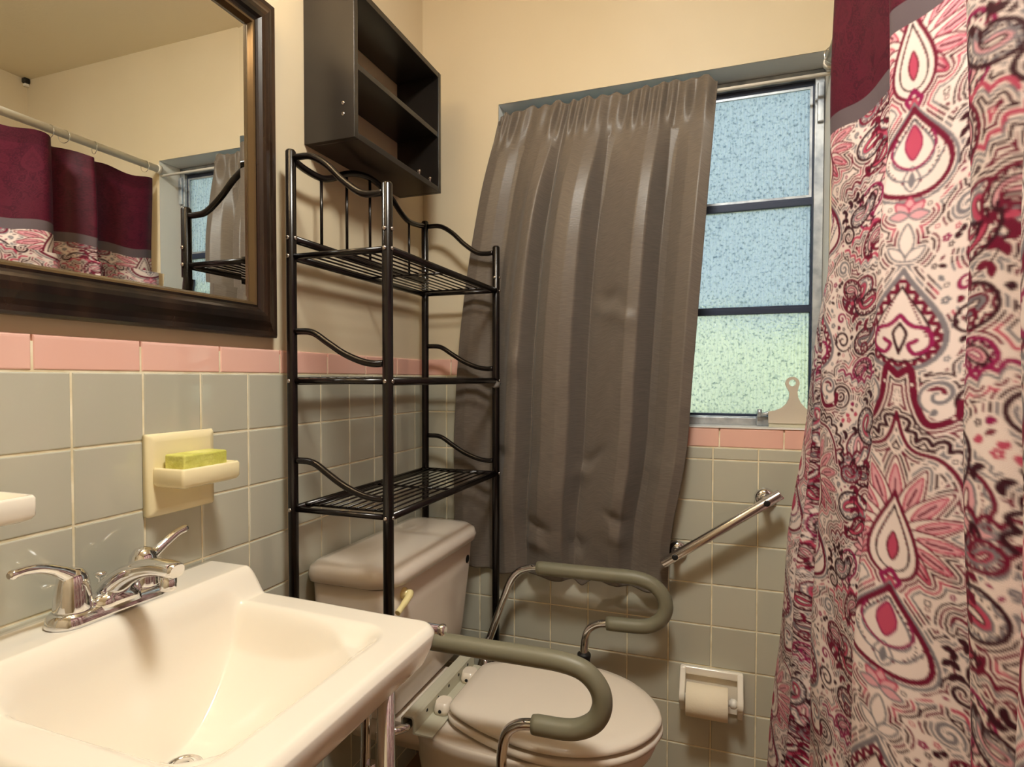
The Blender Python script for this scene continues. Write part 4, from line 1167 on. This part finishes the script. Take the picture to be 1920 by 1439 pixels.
ov2 = drop_shape(0, 0.372, 0.452, 0.022); stroke(closed(ov2), 0.0022, DARK)
for k in range(8): dot(0.006 + 0.012 * k / 7, 0.385 + 0.040 * k / 7, 0.0013, BURG)
leaf(0, 0.440, -PI / 2, 0.035, 0.006, PINK, BURG)
stroke([(0, 0.452), (0.010, 0.464), (0, 0.480)], 0.0055, MAG); leaf(0, 0.478, -PI / 2, 0.018, 0.005, PINK)
td = drop_shape(0, 0.474, 0.580, 0.055)
tdp = [p for p in td]
fillp(td, WHITE); stroke(closed(drop_shape(0, 0.468, 0.586, 0.063)), 0.0036, GREY); stroke(closed(td), 0.0062, BURG)
t2 = drop_shape(0, 0.486, 0.548, 0.030); stroke(closed(t2), 0.0026, GREY)
for k in range(14):
    q = drop_shape(0, 0.484, 0.556, 0.036)[3 + k]; dot(q[0], q[1], 0.0013, DARK)
leaf(0, 0.536, -PI / 2, 0.042, 0.010, PINK, MAG); leaf(0, 0.574, -PI / 2, 0.030, 0.009, WHITE, GREY); leaf(0, 0.570, -PI / 2, 0.020, 0.004, GREY)
for a in (-90, -45, 0): leaf(0, 0.020, math.radians(a), 0.022, 0.006, PALE, PINK if a else GREY)
leaf(0, 0.070, -PI / 2, 0.040, 0.008, WHITE, GREY); leaf(0.0, 0.075, -0.7, 0.026, 0.006, WHITE, GREY)
# more commas in the field between the columns
for q_ in ((0.148, 0.092, 0.070, 0.018, 2.6, 2.4, (DARK, BURG, PINK)), (0.062, 0.068, 0.060, 0.016, -0.3, 2.6, (BURG, DARK, PALE)), (0.140, 0.268, 0.070, 0.018, 2.2, -2.6, (DARK, GREY, PINK)), (0.098, 0.212, 0.055, 0.014, -0.9, 2.4, (MAG, DARK, PALE)),
           (0.148, 0.372, 0.060, 0.016, 2.9, 2.5, (DARK, BURG, GREY)), (0.088, 0.362, 0.050, 0.013, 0.9, -2.4, (BURG, GREY, PINK)), (0.142, 0.440, 0.060, 0.016, 1.9, 2.5, (BURG, DARK, PINK)), (0.075, 0.530, 0.060, 0.016, 0.3, -2.6, (DARK, GREY, PALE)), (0.145, 0.570, 0.060, 0.016, 2.8, -2.4, (BURG, DARK, PALE))):
    paisley(*q_)
# echo lines that follow the motifs
big = 1e6
gcol = np.where(ink > 0, 0.0, big)
ext = np.concatenate([gcol, gcol, gcol], 0)
for j in range(1, ext.shape[0]): ext[j] = np.minimum(ext[j], ext[j - 1] + 1)
for j in range(ext.shape[0] - 2, -1, -1): ext[j] = np.minimum(ext[j], ext[j + 1] + 1)
g1 = ext[nh_:2 * nh_] ** 2
wide = np.concatenate([g1[:, ::-1], g1, g1[:, ::-1]], 1)
edt = np.full((nh_, nw), big)
for dx_ in range(-16, 17):
    edt = np.minimum(edt, wide[:, nw + dx_:2 * nw + dx_] + dx_ * dx_)
edt = np.sqrt(edt)
band_ = lambda a_, b_: (edt > a_) & (edt <= b_)
sel = np.sin(PXg * 67 + 2 * np.sin(PYg * 41)) + np.sin(PYg * 53 + PXg * 29)
e1 = band_(2.6, 5.2)
e2 = band_(7.8, 10.6)
e3 = band_(13.0, 15.6)
for mk_, cols_ in ((e1, (DARK, BURG, GREY)), (e2, (BURG, PINK, DARK)), (e3, (DARK, GREY, BURG))):
    for c_, lo_, hi_ in ((cols_[0], -0.3, 0.45), (cols_[1], 0.45, 1.3), (cols_[2], -1.3, -0.5)):
        q_ = mk_ & (sel > lo_) & (sel < hi_)
        img[q_] = c_; ink[q_] = 1
for sp_ in ((0.066, 0.152, 0.019, 1.7, 0.6, 1, DARK), (0.118, 0.168, 0.012, 1.4, 2.0, -1, BURG), (0.060, 0.115, 0.010, 1.3, 0.0, -1, MAG)):
    stroke(spiral(*sp_[:6]), 0.0042, sp_[6], taper=True)
for a in (0, 30, 60, 90, 120, 150, 180, -30, -60, -90):
    leaf(TWH, 0.483, math.radians(90 + a), 0.030, 0.0062, PALE, BURG if a % 60 else DARK)
dot(TWH, 0.483, 0.008, DARK); dot(TWH, 0.483, 0.0045, WHITE)
for k in range(9): dot(0.010 + 0.026 * math.sin(k / 8 * PI), 0.500 + 0.062 * k / 8, 0.0019, BURG)
stroke(catmull([np.array(p) for p in ((0.0, 0.548), (0.016, 0.540), (0.026, 0.524), (0.022, 0.508))], 8), 0.0030, MAG)
stroke(catmull([np.array(p) for p in ((0.0, 0.562), (0.020, 0.556), (0.036, 0.535))], 8), 0.0026, GREY)
# small motifs wherever the cloth is still bare
yy_i, xx_i = np.mgrid[0:nh_, 0:nw]
for it in range(4200):
    j, i = int(rng.integers(8, nh_ - 8)), int(rng.integers(4, nw - 4))
    r_ = 0.0095 if it < 500 else 0.0064 if it < 1800 else 0.0044
    rp = int(r_ / RES)
    if ink[max(0, j - rp):j + rp, max(0, i - rp):i + rp].any(): continue
    x, y = i * RES, j * RES
    kind = int(rng.integers(0, 4)); colr = (BURG, DARK, PINK, GREY, MAG)[int(rng.integers(0, 5))]
    if kind == 0: stroke(spiral(x, y, r_ * 0.8, 1.3, rng.uniform(0, 6), 1 if rng.random() < .5 else -1, 20), 0.0028, colr)
    elif kind == 1:
        for a in range(5): dot(x + r_ * 0.5 * math.cos(a * 1.2566), y + r_ * 0.5 * math.sin(a * 1.2566), r_ * 0.30, colr)
        dot(x, y, r_ * 0.22, WHITE)
    elif kind == 2: leaf(x - r_ * 0.7, y, rng.uniform(-1, 1), r_ * 1.6, r_ * 0.38, colr)
    else:
        dot(x, y, r_ * 0.62, colr); dot(x, y, r_ * 0.36, WHITE)
def blur(A):
    for ax in (0, 1):
        if ax == 0: P_ = np.concatenate([A[-1:], A, A[:1]], 0); A = 0.25 * P_[:-2] + 0.5 * P_[1:-1] + 0.25 * P_[2:]
        else: P_ = np.concatenate([A[:, :1], A, A[:, -1:]], 1); A = 0.25 * P_[:, :-2] + 0.5 * P_[:, 1:-1] + 0.25 * P_[:, 2:]
    return A
img = blur(img)
def sample(A, fx, fy):
    """bilinear lookup in the mirrored, repeating tile"""
    u = np.abs(((fx + TWH) % (2 * TWH)) - TWH) / RES - 0.5
    w = (fy % TH) / RES - 0.5
    u = np.clip(u, 0, nw - 1.001); w = np.clip(w, 0, nh_ - 1.001)
    i, j = u.astype(int), w.astype(int); du, dw = (u - i), (w - j)
    if A.ndim == 3: du, dw = du[..., None], dw[..., None]
    return (A[j, i] * (1 - du) + A[j, i + 1] * du) * (1 - dw) + (A[j + 1, i] * (1 - du) + A[j + 1, i + 1] * du) * dw

# hanging path of the top edge, from the back wall towards the door: (y, x)
path = [(-0.020, 1.112), (-0.050, 1.104), (-0.100, 1.112), (-0.160, 1.128), (-0.215, 1.128), (-0.240, 1.100), (-0.252, 1.078), (-0.275, 1.090), (-0.310, 1.118), (-0.350, 1.120), (-0.375, 1.088),
        (-0.395, 1.058), (-0.415, 1.048), (-0.445, 1.054), (-0.510, 1.074), (-0.580, 1.094), (-0.640, 1.112), (-0.690, 1.100), (-0.718, 1.072), (-0.738, 1.059), (-0.765, 1.067), (-0.822, 1.096), (-0.870, 1.122), (-0.905, 1.130), (-0.940, 1.114),
        (-0.962, 1.088), (-0.980, 1.062), (-1.000, 1.056), (-1.030, 1.066), (-1.055, 1.088), (-1.075, 1.074), (-1.095, 1.056), (-1.125, 1.062), (-1.190, 1.100), (-1.260, 1.118), (-1.300, 1.080), (-1.330, 1.066), (-1.400, 1.090), (-1.480, 1.120), (-1.530, 1.080), (-1.600, 1.085)]
pp = np.array(catmull([np.array(p) for p in path], 12))
al = np.concatenate([[0], np.cumsum(np.hypot(np.diff(pp[:, 0]), np.diff(pp[:, 1])))])
us = [0.0]
while us[-1] < al[-1]:
    y_ = np.interp(us[-1], al, pp[:, 0])
    us.append(us[-1] + (0.0020 if -0.94 < y_ < -0.36 else 0.0017 if -1.12 < y_ <= -0.94 else 0.0042))
us = np.array(us)
py_, px_ = np.interp(us, al, pp[:, 0]), np.interp(us, al, pp[:, 1])
ZT, ZB = 1.868, 0.055
nzv = 960
tv = np.linspace(0, 1, nzv)[:, None]
sag = 0.012 * np.sin(us / 0.165 * PI) ** 2
zz = (ZT - sag)[None, :] * (1 - tv) + ZB * tv
lean = np.interp(zz, [0.05, 0.17, 0.43, 0.76, 0.96, 1.155, 1.28, 1.433, 1.9], [-0.130, -0.126, -0.110, -0.087, -0.063, -0.042, -0.027, -0.004, 0.0])
lean = lean * np.interp(-py_, [0.0, 0.10, 0.22, 0.40, 0.74, 0.90, 0.98, 1.6], [1.0, 1.0, 0.80, 0.30, 0.36, 0.05, -0.16, -0.1])[None, :]
mean_x = 1.092
amp = 1.0 + 0.12 * np.sin(tv * 4 + us[None, :] * 3)
Xs = mean_x + (px_[None, :] - mean_x) * amp + lean + 0.0025 * np.sin(zz * 13 + us[None, :] * 31)
Ys = py_[None, :] + 0.004 * np.sin(zz * 7 + us[None, :] * 11)
Ys = np.minimum(Ys, -0.012)
fu, fv = us[None, :].repeat(nzv, 0), tv * (ZT - ZB) + np.zeros((1, len(us)))
BANDV, STRIP = 0.262, 0.030
u_axis = np.interp(-0.782, pp[::-1, 0], al[::-1])             # print axis on the main panel
colr = sample(img, (fu - u_axis) / 1.35, fv - 0.505)
im_ = sample(ink, (fu - u_axis) * 1.7, fv * 1.7)[..., None]
bandc = c3(62, 8, 30) * (1 - 0.7 * im_) + c3(88, 20, 42) * (0.7 * im_)
colr = np.where((fv < BANDV + STRIP)[..., None], c3(98, 86, 92), colr)
colr = np.where((fv < BANDV)[..., None], bandc, colr)
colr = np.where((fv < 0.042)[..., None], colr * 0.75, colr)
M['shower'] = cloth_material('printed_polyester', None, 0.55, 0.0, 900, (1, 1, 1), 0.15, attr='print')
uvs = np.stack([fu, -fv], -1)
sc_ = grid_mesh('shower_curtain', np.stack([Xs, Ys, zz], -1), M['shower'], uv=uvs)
ca_ = sc_.data.color_attributes.new('print', 'FLOAT_COLOR', 'POINT')
rgba = np.concatenate([colr, np.ones(colr.shape[:2] + (1,))], -1)
ca_.data.foreach_set('color', rgba.reshape(-1).astype(np.float32))
tag(sc_, 'shower curtain with burgundy, pink and grey paisley print and a plain burgundy top band', 'shower curtain')

rod = empty('shower_rod', (1.10, -1.1, 1.905), 'white shower curtain rod running from the wall beside the window, seen in the mirror', 'curtain rod')
tube('pole', [(1.100, -0.004, 1.905), (1.100, YR + 0.004, 1.905)], 0.0125, M['white_plastic'], rod, 16)
lathe('flange', [(0.0155, 0.0055), (0.0155, -0.006), (0.014, -0.008)], M['white_plastic'], rod, 20, 'y', (1.100, 0, 1.905))
lathe('flange', [(0.026, -0.0005), (0.026, 0.006), (0.016, 0.016)], M['white_plastic'], rod, 20, 'y', (1.100, YR, 1.905))
settle(rod)
rv_, rf_ = [], []
for k in range(24):
    a = 2 * PI * k / 24
    for q in range(6):
        b_ = 2 * PI * q / 6
        R_ = 0.020 + 0.0013 * math.cos(b_)
        rv_.append((R_ * math.cos(a), 0.0013 * math.sin(b_), R_ * math.sin(a)))
for k in range(24):
    for q in range(6):
        rf_.append((k * 6 + q, ((k + 1) % 24) * 6 + q, ((k + 1) % 24) * 6 + (q + 1) % 6, k * 6 + (q + 1) % 6))
ring0 = pydata('curtain_ring', rv_, rf_, M['chrome'], smooth=True)
tag(ring0, 'thin metal ring holding the shower curtain to the white rod', 'curtain ring', 'shower curtain rings')
for k, y_ in enumerate((-0.055, -0.235, -0.330, -0.372, -0.540, -0.690, -0.845, -0.960, -1.055, -1.190, -1.300, -1.420, -1.540)):
    o = ring0 if k == 0 else ring0.copy()
    if k: COL.objects.link(o)
    o.location = (1.100, y_, 1.8975); o.rotation_euler = (0, 0, 0.3 * math.sin(k * 2.1))
